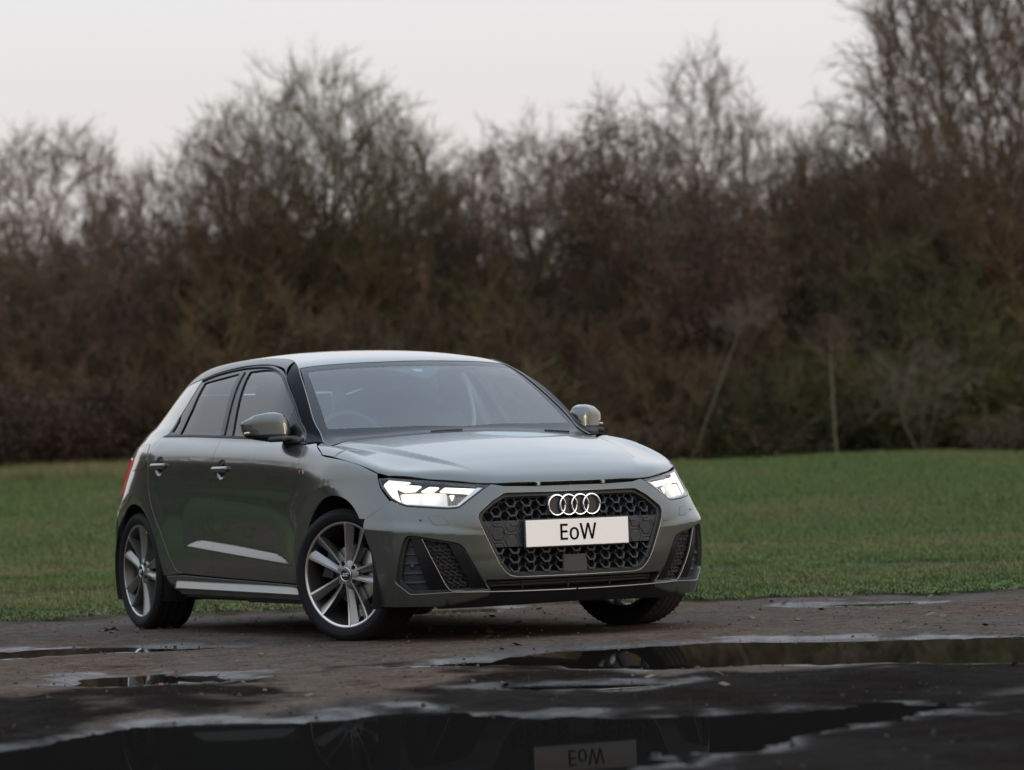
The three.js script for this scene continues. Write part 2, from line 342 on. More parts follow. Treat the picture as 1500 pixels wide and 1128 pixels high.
// ---------- materials ----------
const std = (o) => new THREE.MeshStandardMaterial(o), phys = (o) => new THREE.MeshPhysicalMaterial(o);
const lin = (r, g, b) => new THREE.Color().setRGB(r, g, b);
function noiseTex(w, h, f, srgb = false) {
  const d = new Uint8Array(w * h * 4);
  for (let j = 0; j < h; j++) for (let i = 0; i < w; i++) { const c = f(i / w, j / h, i, j), k = (j * w + i) * 4; d[k] = clamp(c[0], 0, 255); d[k + 1] = clamp(c[1], 0, 255); d[k + 2] = clamp(c[2], 0, 255); d[k + 3] = c[3] ?? 255; }
  const t = new THREE.DataTexture(d, w, h, THREE.RGBAFormat); t.wrapS = t.wrapT = THREE.RepeatWrapping; t.magFilter = THREE.LinearFilter; t.minFilter = THREE.LinearMipmapLinearFilter; t.generateMipmaps = true; if (srgb) t.colorSpace = THREE.SRGBColorSpace; t.needsUpdate = true; return t;
}
const hash = (x, y) => { let h = Math.imul(x | 0, 374761393) ^ Math.imul(y | 0, 668265263); h = Math.imul(h ^ (h >>> 13), 1274126177); return ((h ^ (h >>> 16)) >>> 0) / 4294967296; };
function vnoise(x, y, per = 0) {
  const xi = Math.floor(x), yi = Math.floor(y), fx = x - xi, fy = y - yi, sx = fx * fx * (3 - 2 * fx), sy = fy * fy * (3 - 2 * fy), m = v => per ? ((v % per) + per) % per : v;
  const a = hash(m(xi), m(yi)), b = hash(m(xi + 1), m(yi)), c = hash(m(xi), m(yi + 1)), d = hash(m(xi + 1), m(yi + 1));
  return mix(mix(a, b, sx), mix(c, d, sx), sy);
}
const fbm = (x, y, oct = 4, per = 0) => { let s = 0, a = 0.5, n = 0; for (let i = 0; i < oct; i++) { s += a * vnoise(x + i * 17.3, y - i * 9.1, per); n += a; a *= 0.5; x *= 2; y *= 2; per *= 2; } return s / n; };
const flake = noiseTex(256, 256, (u, v, i, j) => { const n = 108 + 22 * hash(i, j); return [n, n, n]; });
flake.repeat.set(3, 3);
const M = {
  paint: phys({ color: lin(0.082, 0.088, 0.079), metalness: 0.65, roughness: 0.5, roughnessMap: flake, clearcoat: 1, clearcoatRoughness: 0.02 }),
  black: phys({ color: lin(0.006, 0.0065, 0.008), roughness: 0.12, clearcoat: 1, clearcoatRoughness: 0.02 }),
  pillar: phys({ color: lin(0.003, 0.0032, 0.004), roughness: 0.3, specularIntensity: 0.07 }),
  rail: phys({ color: lin(0.005, 0.0055, 0.007), roughness: 0.16, specularIntensity: 0.45 }),
  screen: phys({ color: lin(0.55, 0.7, 0.78), roughness: 0.0, transmission: 1, thickness: 0, ior: 1.85 }),
  lampBowlDim: std({ color: lin(0.16, 0.16, 0.155), metalness: 0.9, roughness: 0.35 }),
  gloss: phys({ color: lin(0.006, 0.006, 0.007), roughness: 0.22, specularIntensity: 0.7 }),
  trim: std({ color: lin(0.012, 0.012, 0.013), roughness: 0.55 }),
  plastic: phys({ color: lin(0.024, 0.027, 0.029), roughness: 0.5, specularIntensity: 0.6 }),
  strip: phys({ color: lin(0.03, 0.03, 0.032), roughness: 0.3, specularIntensity: 0.5 }),
  plasticDark: std({ color: lin(0.014, 0.015, 0.016), roughness: 0.6 }),
  inner: std({ color: lin(0.008, 0.008, 0.008), roughness: 0.9 }),
  chrome: std({ color: lin(0.74, 0.74, 0.77), metalness: 1, roughness: 0.07 }),
  rubber: phys({ color: lin(0.009, 0.009, 0.0095), roughness: 0.75, specularIntensity: 0.4 }),
  tread: phys({ color: lin(0.016, 0.0145, 0.013), roughness: 0.85, specularIntensity: 0.4 }),
  rimBarrel: phys({ color: lin(0.09, 0.085, 0.08), metalness: 0.8, roughness: 0.35 }),
  rimGrey: phys({ color: lin(0.23, 0.222, 0.215), metalness: 0.75, roughness: 0.34, clearcoat: 0.6, clearcoatRoughness: 0.1 }),
  rimFace: std({ color: lin(0.62, 0.61, 0.6), metalness: 1, roughness: 0.26 }),
  disc: std({ color: lin(0.4, 0.38, 0.36), metalness: 1, roughness: 0.4 }),
  plate: std({ color: lin(0.72, 0.71, 0.69), roughness: 0.42 }),
  ink: phys({ color: lin(0.004, 0.004, 0.004), roughness: 0.9, specularIntensity: 0.1 }),
  glass: phys({ color: lin(0.86, 0.92, 0.9), roughness: 0.0, transmission: 1, thickness: 0, ior: 1.52 }),
  glassTint: phys({ color: lin(0.16, 0.17, 0.18), roughness: 0.0, transmission: 1, thickness: 0, ior: 1.52 }),
  lens: phys({ color: lin(0.97, 0.97, 0.97), roughness: 0.0, transmission: 1, thickness: 0, ior: 1.45 }),
  lampBowl: std({ color: lin(0.5, 0.5, 0.48), metalness: 0.9, roughness: 0.3 }),
  lampDark: std({ color: lin(0.05, 0.05, 0.05), metalness: 0.3, roughness: 0.4 }),
  led: std({ color: lin(0.8, 0.8, 0.75), emissive: new THREE.Color(1, 0.94, 0.76), emissiveIntensity: 1.2, roughness: 0.4 }),
  tail: phys({ color: lin(0.55, 0.01, 0.015), emissive: new THREE.Color(1, 0.02, 0.05), emissiveIntensity: 0.35, roughness: 0.08, clearcoat: 1 }),
  amber: std({ color: lin(0.75, 0.62, 0.5), metalness: 0.6, roughness: 0.25 }),
  red: std({ color: lin(0.5, 0.02, 0.03), roughness: 0.3 }),
  cloth: std({ color: lin(0.015, 0.015, 0.018), roughness: 0.85 }),
  dash: std({ color: lin(0.022, 0.024, 0.028), roughness: 0.6 }),
  paleTrim: std({ color: lin(0.3, 0.31, 0.31), roughness: 0.7 }),
  rubberSeal: std({ color: lin(0.01, 0.01, 0.01), roughness: 0.5 }),
};
M.screen.side = M.glass.side = M.glassTint.side = M.lens.side = THREE.DoubleSide;

const beamT = noiseTex(256, 128, (u, v) => {            // how the lit bowls of the dipped beam glow: two hot cores, facet lines, yellow rims
  const a = Math.hypot((u - 0.2) / 0.16, (v - 0.45) / 0.42), b = Math.hypot((u - 0.52) / 0.15, (v - 0.5) / 0.4), c = Math.max(Math.exp(-a * a), 0.9 * Math.exp(-b * b)), f = 0.72 + 0.28 * Math.sin(u * 190 + v * 30) * (0.5 + 0.5 * Math.sin(v * 60));
  const l = (0.07 + 1.0 * c) * f; return [255 * Math.min(1, l), 255 * Math.min(1, l * mix(0.8, 0.97, c)), 255 * Math.min(1, l * mix(0.3, 0.85, c))];
});
beamT.wrapS = beamT.wrapT = THREE.RepeatWrapping; beamT.repeat.set(1 / 0.30, 1 / 0.10); beamT.offset.set(0.165 / 0.30, -0.61 / 0.10);
M.beam = std({ color: lin(0.6, 0.6, 0.56), metalness: 0.5, emissive: new THREE.Color(1, 1, 1), emissiveIntensity: 1.1, emissiveMap: beamT, roughness: 0.3 });
// ---------- the place: D metres ahead of the viewer, L metres to the right ----------
const DIRF = [Math.cos(YAW), Math.sin(YAW)];
const toW = (D, L) => [EYE.x + D * DIRF[0] - L * DIRF[1], EYE.z + D * DIRF[1] + L * DIRF[0]];
const PUDDLES = [
  [[8.0, -1.6], [9.1, -1.75], [9.9, -1.65], [10.75, -1.3], [11.1, -1.03], [11.12, -0.72], [11.25, -0.46], [10.85, -0.04], [10.6, 0.28], [10.72, 0.71], [10.78, 1.08], [10.42, 1.16], [9.69, 0.73], [9.22, 0.49], [8.75, 0.3], [8.2, 0.25], [7.2, 0.1], [7.0, -1.2]],
  [[13.85, -0.42], [14.05, -0.02], [14.72, 0.22], [14.9, 0.69], [14.72, 1.3], [14.35, 2.05], [13.9, 3.2], [12.2, 3.0], [12.5, 1.8], [12.85, 1.1], [13.0, 0.6], [13.22, 0.2]],
  [[13.1, -1.75], [13.85, -1.72], [13.98, -1.44], [13.4, -1.08], [13.0, -1.22], [12.93, -1.5]],
  [[15.5, -2.6], [16.5, -2.9], [16.45, -2.08], [16.15, -1.36], [15.85, -1.32], [15.7, -1.87]],
  [[12.15, -0.14], [12.14, 0.08], [11.95, 0.34], [11.85, 0.05]],
  [[18.75, 1.45], [18.45, 2.05], [18.1, 2.0], [18.4, 1.4]],
  [[19.6, -0.75], [19.75, -0.2], [19.2, -0.05], [19.1, -0.6]],
];
function polyDist(poly, x, y) {
  let d = 1e9, c = false;
  for (let i = 0, j = poly.length - 1; i < poly.length; j = i++) {
    const [ax, ay] = poly[i], [bx, by] = poly[j], ex = bx - ax, ey = by - ay, t = clamp(((x - ax) * ex + (y - ay) * ey) / (ex * ex + ey * ey));
    d = Math.min(d, Math.hypot(x - ax - ex * t, y - ay - ey * t));
    if ((ay > y) !== (by > y) && x < ex * (y - ay) / ey + ax) c = !c;
  }
  return c ? -d : d;
}
const wobble = (D, L) => (fbm(D * 1.6 + 31, L * 3.2 + 7, 4) - 0.5) * 0.5 + (fbm(D * 7 + 3, L * 14, 3) - 0.5) * 0.16 + (fbm(D * 26, L * 44 + 9, 2) - 0.5) * 0.09;
function puddleDist(D, L) { if (D < 6 || D > 21 || Math.abs(L) > 4.5) return 3; const w = wobble(D, L); let m = 3; for (const p of PUDDLES) m = Math.min(m, polyDist(p, D, L)); return m + w * 0.8; }
const WATER = -0.016;
const edgeD = spl([[-12, 21.5], [-3, 20.15], [-2, 20.5], [-0.6, 20.4], [0.6, 19.7], [1.6, 19.15], [2.8, 19.4], [6, 20.5], [14, 21]]);
const grassEdge = (D, L) => D - edgeD(L) + (fbm(L * 1.7 + 5, D * 0.8, 4) - 0.5) * 1.6 + (fbm(L * 9, D * 3, 2) - 0.5) * 0.35;
const rise = D => { const t = clamp((D - 20) / 64); return 1.02 * Math.pow(t, 1.25) + Math.max(0, D - 84) * 0.012; };
const landY = (D, L) => rise(D) - 0.010 * L * sstep(40, 84, D) + (fbm(D * 0.12, L * 0.2 + 9, 3) - 0.5) * 0.35 * sstep(24, 40, D);
const carGap = (D, L) => { const [x, z] = toW(D, L); return Math.max(0, Math.max(-2.9 - x, x - 0.5)) + Math.max(0, Math.abs(z) - 0.9); };
const dipF = D => 0.02 * sstep(11.85, 11.2, D);
function trackY(D, L) {
  const s = puddleDist(D, L), near = sstep(0.05, 0.7, carGap(D, L));
  let h = (fbm(D * 0.9, L * 1.4, 3) - 0.5) * 0.03 * near + (fbm(D * 5, L * 5, 3) - 0.5) * 0.011 * mix(0.35, 1, near) + (vnoise(D * 26, L * 26) - 0.5) * 0.0025;
  h = Math.max(h, -0.012 + 0.35 * Math.max(0, 0.02 - Math.max(s, 0)) * 0) ;
  h -= 0.05 * sstep(0.10, -0.22, s) + 0.010 * sstep(0.5, 0.05, s) + dipF(D);
  return h;
}
// a sheet over a grid of D and L lines
function sheet(Ds, Ls, yf, uvf, cf) {
  const nD = Ds.length, nL = Ls.length, pos = new Float32Array(nD * nL * 3), uv = new Float32Array(nD * nL * 2), col = cf ? new Float32Array(nD * nL * 3) : null, idx = [];
  for (let i = 0; i < nD; i++) for (let j = 0; j < nL; j++) {
    const k = i * nL + j, [x, z] = toW(Ds[i], Ls[j]); pos[k * 3] = x; pos[k * 3 + 1] = yf(Ds[i], Ls[j]); pos[k * 3 + 2] = z;
    const q = uvf(Ds[i], Ls[j]); uv[k * 2] = q[0]; uv[k * 2 + 1] = q[1];
    if (cf) { const c = cf(Ds[i], Ls[j]); col[k * 3] = c[0]; col[k * 3 + 1] = c[1]; col[k * 3 + 2] = c[2]; }
    if (i && j) idx.push(k, k - 1, k - nL, k - 1, k - nL - 1, k - nL);
  }
  const g = new THREE.BufferGeometry(); g.setAttribute('position', new THREE.BufferAttribute(pos, 3)); g.setAttribute('uv', new THREE.BufferAttribute(uv, 2)); if (cf) g.setAttribute('color', new THREE.BufferAttribute(col, 3)); g.setIndex(idx); g.computeVertexNormals(); return g;
}
const steps = (a, b, s) => { const o = []; for (let v = a; v < b - 1e-6; v += s) o.push(v); return o; };
const kind = (o, k) => { o.userData.kind = k; return o; };
{
  // gravel, and mud darkened towards the viewer
  const TD = [4, 24], TL = [-8, 8], N = 2048, hN = 1024;
  const wetAt = (D, L) => { const s = puddleDist(D, L); return clamp(sstep(0.28, 0.0, s + (fbm(D * 4, L * 5, 3) - 0.5) * 0.5) + 0.28 * sstep(0.55, 0.7, fbm(D * 0.9 + 40, L * 1.3, 4))); };
  const mudVignetteAt = (D, L) => sstep(0.42, 0.58, fbm(D * 1.1 + 3, L * 1.6 + 70, 4) + 0.13 * (12.7 - D)) * sstep(4, 6.5, D);  // foreground mud, with a vignette painted into its colour
  const wetMap = new Float32Array(hN * hN); for (let j = 0; j < hN; j++) for (let i = 0; i < hN; i++) wetMap[j * hN + i] = wetAt(mix(TD[0], TD[1], (j + 0.5) / hN), mix(TL[0], TL[1], (i + 0.5) / hN));
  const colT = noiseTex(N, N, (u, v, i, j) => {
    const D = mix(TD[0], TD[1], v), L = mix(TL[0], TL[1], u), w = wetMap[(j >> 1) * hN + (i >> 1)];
    const mudVignette = mudVignetteAt(D, L), g = fbm(D * 11, L * 11, 3), p = hash(i, j), st = vnoise(L * 60, D * 45), clay = sstep(0.42, 0.7, fbm(D * 0.7 + 3, L * 0.9 + 21, 3));
    const f = (0.72 + 0.55 * (g - 0.5) + 0.35 * (p - 0.5) + 0.35 * (st - 0.5)) * (p > 0.985 ? 1.9 : 1) * mix(1, 0.42, w) * mix(1, 0.15, mudVignette);
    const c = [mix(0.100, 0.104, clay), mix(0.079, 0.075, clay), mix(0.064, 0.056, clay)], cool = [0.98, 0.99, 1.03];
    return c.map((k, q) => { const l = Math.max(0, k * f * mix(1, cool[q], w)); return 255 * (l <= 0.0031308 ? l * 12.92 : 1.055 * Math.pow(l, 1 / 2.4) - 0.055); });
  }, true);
  const rouT = noiseTex(hN, hN, (u, v, i, j) => { const w = wetMap[j * hN + i], n = fbm(u * 300, v * 300, 2); const r = 255 * clamp(mix(0.95, 0.46, w) + (n - 0.5) * 0.25); return [r, r, r]; });
  const bmpT = noiseTex(1024, 1024, (u, v, i, j) => { const n = 255 * (0.6 * fbm(u * 48, v * 48, 4, 48) + 0.4 * Math.pow(vnoise(u * 170, v * 170, 170), 2)); return [n, n, n]; });
  bmpT.repeat.set(8, 10);
  for (const t of [colT, rouT]) t.wrapS = t.wrapT = THREE.RepeatWrapping;
  const spcT = noiseTex(hN, hN, (u, v, i, j) => { const w = wetMap[j * hN + i]; const q = mudVignetteAt(mix(TD[0], TD[1], v), mix(TL[0], TL[1], u)); return [255, 255, 255, 255 * mix(0.06, 0.85, w * w) * (1 - 0.8 * q)]; });
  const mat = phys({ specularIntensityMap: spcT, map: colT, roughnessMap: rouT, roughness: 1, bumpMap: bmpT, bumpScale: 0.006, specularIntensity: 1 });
  const Ds = [-600, -200, -90, ...steps(-30, 6, 2), ...steps(6, 8, 0.1), ...steps(8, 16, 0.035), ...steps(16, 22.5, 0.05), 23, 23.5, 24], Ls = [-600, -200, ...steps(-80, -8, 6), ...steps(-8, -4, 0.25), ...steps(-4, 4, 0.034), ...steps(4, 8, 0.25), ...steps(8, 81, 6), 200, 600];
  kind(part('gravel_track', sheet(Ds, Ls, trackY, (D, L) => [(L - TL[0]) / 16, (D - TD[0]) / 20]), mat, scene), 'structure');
  // standing water in the hollows
  const water = phys({ color: lin(0.012, 0.0105, 0.008), roughness: 0.012, ior: 1.2 }), dimWater = phys({ color: lin(0.006, 0.0055, 0.005), roughness: 0.02, ior: 1.02, specularIntensity: 0.025 });  // second one: nearest puddle, darkened and dulled to imitate a vignette
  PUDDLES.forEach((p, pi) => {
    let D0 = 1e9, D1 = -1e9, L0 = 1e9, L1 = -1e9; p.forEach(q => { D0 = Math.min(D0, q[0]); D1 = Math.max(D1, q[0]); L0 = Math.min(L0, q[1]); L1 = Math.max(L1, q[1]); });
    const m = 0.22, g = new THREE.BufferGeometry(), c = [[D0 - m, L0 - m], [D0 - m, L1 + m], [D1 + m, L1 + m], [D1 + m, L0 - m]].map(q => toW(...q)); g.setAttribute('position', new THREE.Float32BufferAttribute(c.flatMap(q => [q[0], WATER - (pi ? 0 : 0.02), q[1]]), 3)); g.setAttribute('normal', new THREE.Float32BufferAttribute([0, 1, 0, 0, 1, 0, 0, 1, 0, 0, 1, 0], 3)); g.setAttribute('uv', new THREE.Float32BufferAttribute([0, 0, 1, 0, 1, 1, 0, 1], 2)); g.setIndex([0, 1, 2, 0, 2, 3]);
    kind(part('puddle_water', g, pi ? water : dimWater, scene), 'structure');
  });
  // loose stones
  const stone = new THREE.IcosahedronGeometry(1, 1); { const p = stone.attributes.position; for (let i = 0; i < p.count; i++) { const x = p.getX(i), y = p.getY(i), z = p.getZ(i), k = 0.8 + 0.4 * hash(Math.round(x * 50) + 7, Math.round(y * 50) * 3 + Math.round(z * 50)); p.setXYZ(i, x * k, y * k * 0.6, z * k); } stone.computeVertexNormals(); }
  const n = 9000, im = new THREE.InstancedMesh(stone, std({ color: lin(0.06, 0.055, 0.05), roughness: 0.9 }), n), o = new THREE.Object3D(), c = new THREE.Color();
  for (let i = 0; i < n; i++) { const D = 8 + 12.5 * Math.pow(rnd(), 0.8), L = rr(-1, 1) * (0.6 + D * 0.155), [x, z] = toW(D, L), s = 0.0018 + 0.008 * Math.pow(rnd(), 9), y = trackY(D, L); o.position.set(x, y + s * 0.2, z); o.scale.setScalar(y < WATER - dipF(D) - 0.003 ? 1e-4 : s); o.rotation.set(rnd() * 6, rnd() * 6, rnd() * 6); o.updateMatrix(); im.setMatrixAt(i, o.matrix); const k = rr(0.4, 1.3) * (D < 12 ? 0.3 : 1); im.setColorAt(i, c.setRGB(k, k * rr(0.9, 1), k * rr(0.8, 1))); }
  im.name = 'loose_gravel'; scene.add(im); tag(im, 'small loose stones scattered over the wet gravel track around the car', 'gravel', null, 'stuff');
}
const soil = (D, L) => { const n = fbm(D * 2.2 + 11, L * 1.1, 3); return 3 * sstep(0.36, 0.5, n) * (Math.exp(-Math.pow((D - 26.2 - 0.25 * (L + 4)) / 0.8, 2)) * sstep(-1.9, -2.6, L) + Math.exp(-Math.pow((D - 23.2 + 0.25 * (L - 3)) / 0.6, 2)) * sstep(1.8, 2.4, L)); };
const meadowMask = (D, L) => grassEdge(D, L) - 0.9 * sstep(0.52, 0.66, fbm(L * 0.45 + 60, D * 0.55 + 4, 3)) * sstep(30, 26, D) * 6 * sstep(22, 24, D) - soil(D, L);
{
  const det = noiseTex(512, 512, (u, v, i, j) => { const n = 150 + 120 * (fbm(u * 24, v * 24, 4, 24) - 0.5) + 50 * (hash(i, j) - 0.5); return [n, n, n * 0.95]; });
  const Ds = [...steps(17.5, 30, 0.12), ...steps(30, 60, 0.5), ...steps(60, 120, 1.5), ...steps(120, 520, 25), 520], Ls = [...steps(-400, -40, 30), ...steps(-40, -8, 2), ...steps(-8, 8, 0.16), ...steps(8, 40, 2), ...steps(40, 401, 30)];
  const g = sheet(Ds, Ls, (D, L) => { const m = meadowMask(D, L); return D > 30 ? landY(D, L) : landY(D, L) + 0.03 * sstep(-0.1, 0.5, m) - 0.05 * sstep(0.1, -0.35, grassEdge(D, L)); }, (D, L) => [L * 0.9, D * 0.9],
    (D, L) => { const m = sstep(-0.15, 0.25, meadowMask(D, L)), f = fbm(D * 0.25, L * 0.35 + 3, 4), dry = sstep(0.55, 0.75, fbm(D * 0.09 + 8, L * 0.22, 3)); return [mix(0.11, mix(0.050, 0.10, dry) * (0.7 + 0.6 * f), m), mix(0.098, mix(0.082, 0.088, dry) * (0.7 + 0.6 * f), m), mix(0.088, mix(0.028, 0.04, dry) * (0.7 + 0.6 * f), m)]; });
  kind(part('meadow', g, phys({ color: lin(1.1, 1.1, 1.1), map: det, vertexColors: true, roughness: 1, specularIntensity: 0.1 }), scene), 'structure');
  // grass blades
  const tuft = (n, h, spread) => { const pos = [], idx = []; for (let k = 0; k < n; k++) { const a = rnd() * 6.283, r = rnd() * spread, bx = Math.cos(a) * r, bz = Math.sin(a) * r, hh = h * rr(0.55, 1.1), lean = rr(0.1, 0.7) * hh, la = rnd() * 6.283, w = rr(0.0022, 0.004), wx = Math.cos(la + 1.57) * w, wz = Math.sin(la + 1.57) * w, b = pos.length / 3; pos.push(bx - wx, 0, bz - wz, bx + wx, 0, bz + wz, bx + Math.cos(la) * lean * 0.4 - wx * 0.8, hh * 0.6, bz + Math.sin(la) * lean * 0.4 - wz * 0.8, bx + Math.cos(la) * lean * 0.4 + wx * 0.8, hh * 0.6, bz + Math.sin(la) * lean * 0.4 + wz * 0.8, bx + Math.cos(la) * lean, hh, bz + Math.sin(la) * lean); idx.push(b, b + 1, b + 2, b + 1, b + 3, b + 2, b + 2, b + 3, b + 4); } const q = new THREE.BufferGeometry(); q.setAttribute('position', new THREE.Float32BufferAttribute(pos, 3)); q.setIndex(idx); q.computeVertexNormals(); return q; };
  const blade = std({ color: lin(1, 1, 1), roughness: 0.75, side: THREE.DoubleSide });
  const o = new THREE.Object3D(), c = new THREE.Color();
  const sow = (name, label, geo, n, place) => { const im = new THREE.InstancedMesh(geo, blade, n); for (let i = 0; i < n; i++) { const { D, L, s, col } = place(i); const [x, z] = toW(D, L); o.position.set(x, landY(D, L) + (D < 30 ? 0.012 : 0), z); o.rotation.set(0, rnd() * 6.28, 0); o.scale.set(s[0], s[1], s[0]); o.updateMatrix(); im.setMatrixAt(i, o.matrix); im.setColorAt(i, c.setRGB(...col)); } im.name = name; im.castShadow = im.receiveShadow = true; scene.add(im); tag(im, label, 'grass', null, 'stuff'); };
  const green = (f, dry) => [mix(0.068, 0.13, dry) * f, mix(0.108, 0.118, dry) * f, mix(0.019, 0.042, dry) * f];
  sow('short_grass', 'short green meadow grass growing along the edge of the gravel track', tuft(26, 0.042, 0.08), 88000, () => { let D, L, t = 0; do { D = 18.6 + 13 * Math.pow(rnd(), 1.5); L = rr(-1, 1) * (2 + D * 0.19); } while (++t < 12 && meadowMask(D, L) < rr(-0.25, 0.5)); const ok = meadowMask(D, L) > -0.25, k = rr(0.6, 1.3); return { D, L, s: ok ? [k, k * rr(0.6, 1.15) * mix(0.45, 1, sstep(0, 1.2, meadowMask(D, L)))] : [0.001, 0.001], col: green(rr(0.6, 1.25), clamp((fbm(D * 0.5, L * 0.6, 3) - 0.45) * 2.2 + rr(-0.2, 0.3))) }; });
  sow('meadow_grass', 'green meadow grass stretching from the car back to the trees', tuft(26, 0.055, 0.16), 92000, () => { const D = 29 + 56 * Math.pow(rnd(), 1.1), L = rr(-1, 1) * (2.5 + D * 0.195), k = rr(0.8, 1.5) * mix(1, 2.0, sstep(30, 80, D)); return { D, L, s: [k, k * rr(0.6, 1.1)], col: green(rr(0.6, 1.2), clamp((fbm(D * 0.1, L * 0.3, 3) - 0.5) * 2 + rr(-0.2, 0.25))) }; });
  sow('tall_dry_grass', 'pale dry grass stalks along the far left edge of the meadow', tuft(22, 0.32, 0.2), 5200, () => { const left = rnd() < 0.75, D = rr(74, 85), L = left ? rr(-15, -5) : rr(-5, 15), k = rr(0.7, 1.4) * (left ? 1 : 0.45); return { D, L, s: [k, k], col: green(rr(0.7, 1.3), rr(0.4, 1.4)) }; });
}
// ---------- trees ----------
const bark = (r, g, b) => std({ color: lin(r, g, b), roughness: 0.9 });
const BARK = [bark(0.062, 0.04, 0.026), bark(0.072, 0.049, 0.033), bark(0.05, 0.041, 0.022), bark(0.14, 0.108, 0.075), bark(0.085, 0.07, 0.048), bark(0.05, 0.028, 0.025)];
const TWIG = [bark(0.105, 0.064, 0.033), bark(0.118, 0.076, 0.045), bark(0.085, 0.065, 0.024), bark(0.075, 0.038, 0.026), bark(0.11, 0.088, 0.062), bark(0.052, 0.025, 0.013)];
const LEAFM = { ivy: std({ color: lin(0.034, 0.036, 0.013), roughness: 0.6, side: THREE.DoubleSide }), dry: std({ color: lin(0.062, 0.03, 0.019), roughness: 0.8, side: THREE.DoubleSide }), dead: std({ color: lin(0.06, 0.042, 0.02), roughness: 0.85, side: THREE.DoubleSide }), bramble: std({ color: lin(0.036, 0.019, 0.009), roughness: 0.8, side: THREE.DoubleSide }) };
function prism(P, N, I, a, b, r0, r1, n = 3) {
  const d = new THREE.Vector3().subVectors(b, a).normalize(), u = new THREE.Vector3(Math.abs(d.y) > 0.9 ? 1 : 0, Math.abs(d.y) > 0.9 ? 0 : 1, 0).cross(d).normalize(), v = new THREE.Vector3().crossVectors(d, u), base = P.length / 3;
  for (const [q, r] of [[a, r0], [b, r1]]) for (let k = 0; k < n; k++) { const t = k / n * 6.2832, c = Math.cos(t), s = Math.sin(t), nx = u.x * c + v.x * s, ny = u.y * c + v.y * s, nz = u.z * c + v.z * s; P.push(q.x + nx * r, q.y + ny * r, q.z + nz * r); N.push(nx, ny, nz); }
  for (let k = 0; k < n; k++) { const j = (k + 1) % n; I.push(base + k, base + j, base + n + k, base + j, base + n + j, base + n + k); }
}
const fromArrays = (P, N, I) => { const g = new THREE.BufferGeometry(); g.setAttribute('position', new THREE.Float32BufferAttribute(P, 3)); g.setAttribute('normal', new THREE.Float32BufferAttribute(N, 3)); g.setIndex(I); return g; };
// a spray of bare twigs about a metre long, growing along +y
function spray(n, spread, r, rich = 1) {
  const P = [], N = [], I = [], K = [3, 2, 1];
  const grow = (a, d, len, rad, lev) => { let p = a.clone(), dd = d.clone(); const k = K[lev]; for (let i = 0; i < k; i++) { dd = dd.clone().add(new THREE.Vector3(rr(-0.25, 0.25), rr(-0.08, 0.2), rr(-0.25, 0.25))).normalize(); const q = p.clone().addScaledVector(dd, len / k); prism(P, N, I, p, q, rad * (1 - i / k * 0.6), rad * (1 - (i + 1) / k * 0.6)); if (lev < 2) for (let s = 0; s < (lev ? rich : n); s++) { const e = dd.clone().add(new THREE.Vector3(rr(-1, 1), rr(-0.3, 0.6), rr(-1, 1)).multiplyScalar(spread)).normalize(); grow(p.clone().lerp(q, rnd()), e, len * rr(0.35, 0.6), rad * 0.7, lev + 1); } p = q; } };
  grow(new THREE.Vector3(), new THREE.Vector3(0, 1, 0), 1, r, 0); return fromArrays(P, N, I);
}
const SPRAY = [spray(3, 0.8, 0.0105), spray(3, 1.0, 0.010), spray(3, 0.7, 0.011), spray(3, 0.6, 0.0105)];
const SPRAYFAT = [spray(3, 1.0, 0.015, 2), spray(3, 1.2, 0.016, 2)];
function leafClump(n, r, s) { const P = [], N = [], I = []; for (let k = 0; k < n; k++) { const c = new THREE.Vector3(rr(-1, 1), rr(-1, 1), rr(-1, 1)).multiplyScalar(r), u = new THREE.Vector3(rr(-1, 1), rr(-1, 1), rr(-1, 1)).normalize(), v = new THREE.Vector3(rr(-1, 1), rr(-1, 1), rr(-1, 1)).cross(u).normalize(), w = new THREE.Vector3().crossVectors(u, v), b = P.length / 3, q = s * rr(0.6, 1.2); for (const [x, y] of [[0, -1], [0.55, 0], [0, 1], [-0.55, 0]]) { P.push(c.x + (u.x * x + v.x * y) * q, c.y + (u.y * x + v.y * y) * q, c.z + (u.z * x + v.z * y) * q); N.push(w.x, w.y, w.z); } I.push(b, b + 1, b + 2, b, b + 2, b + 3); } return fromArrays(P, N, I); }
const CLUMP = [leafClump(40, 0.32, 0.055), leafClump(40, 0.3, 0.07)];
const dummy = new THREE.Object3D(), UPV = new THREE.Vector3(0, 1, 0), tint = new THREE.Color();
function scatter(name, geo, mat, list, parent) {           // list: [position, direction, scale, shade]
  const im = new THREE.InstancedMesh(geo, mat, list.length);
  list.forEach(([p, d, s, k], i) => { dummy.position.copy(p); dummy.quaternion.setFromUnitVectors(UPV, d).multiply(new THREE.Quaternion().setFromAxisAngle(UPV, rnd() * 6.28)); dummy.scale.setScalar(s); dummy.updateMatrix(); im.setMatrixAt(i, dummy.matrix); im.setColorAt(i, k.length ? tint.setRGB(...k) : tint.setRGB(k, k, k)); });
  im.name = numbered(name); im.castShadow = im.receiveShadow = true; parent.add(im); im.userData.kind = 'stuff'; return im;
}
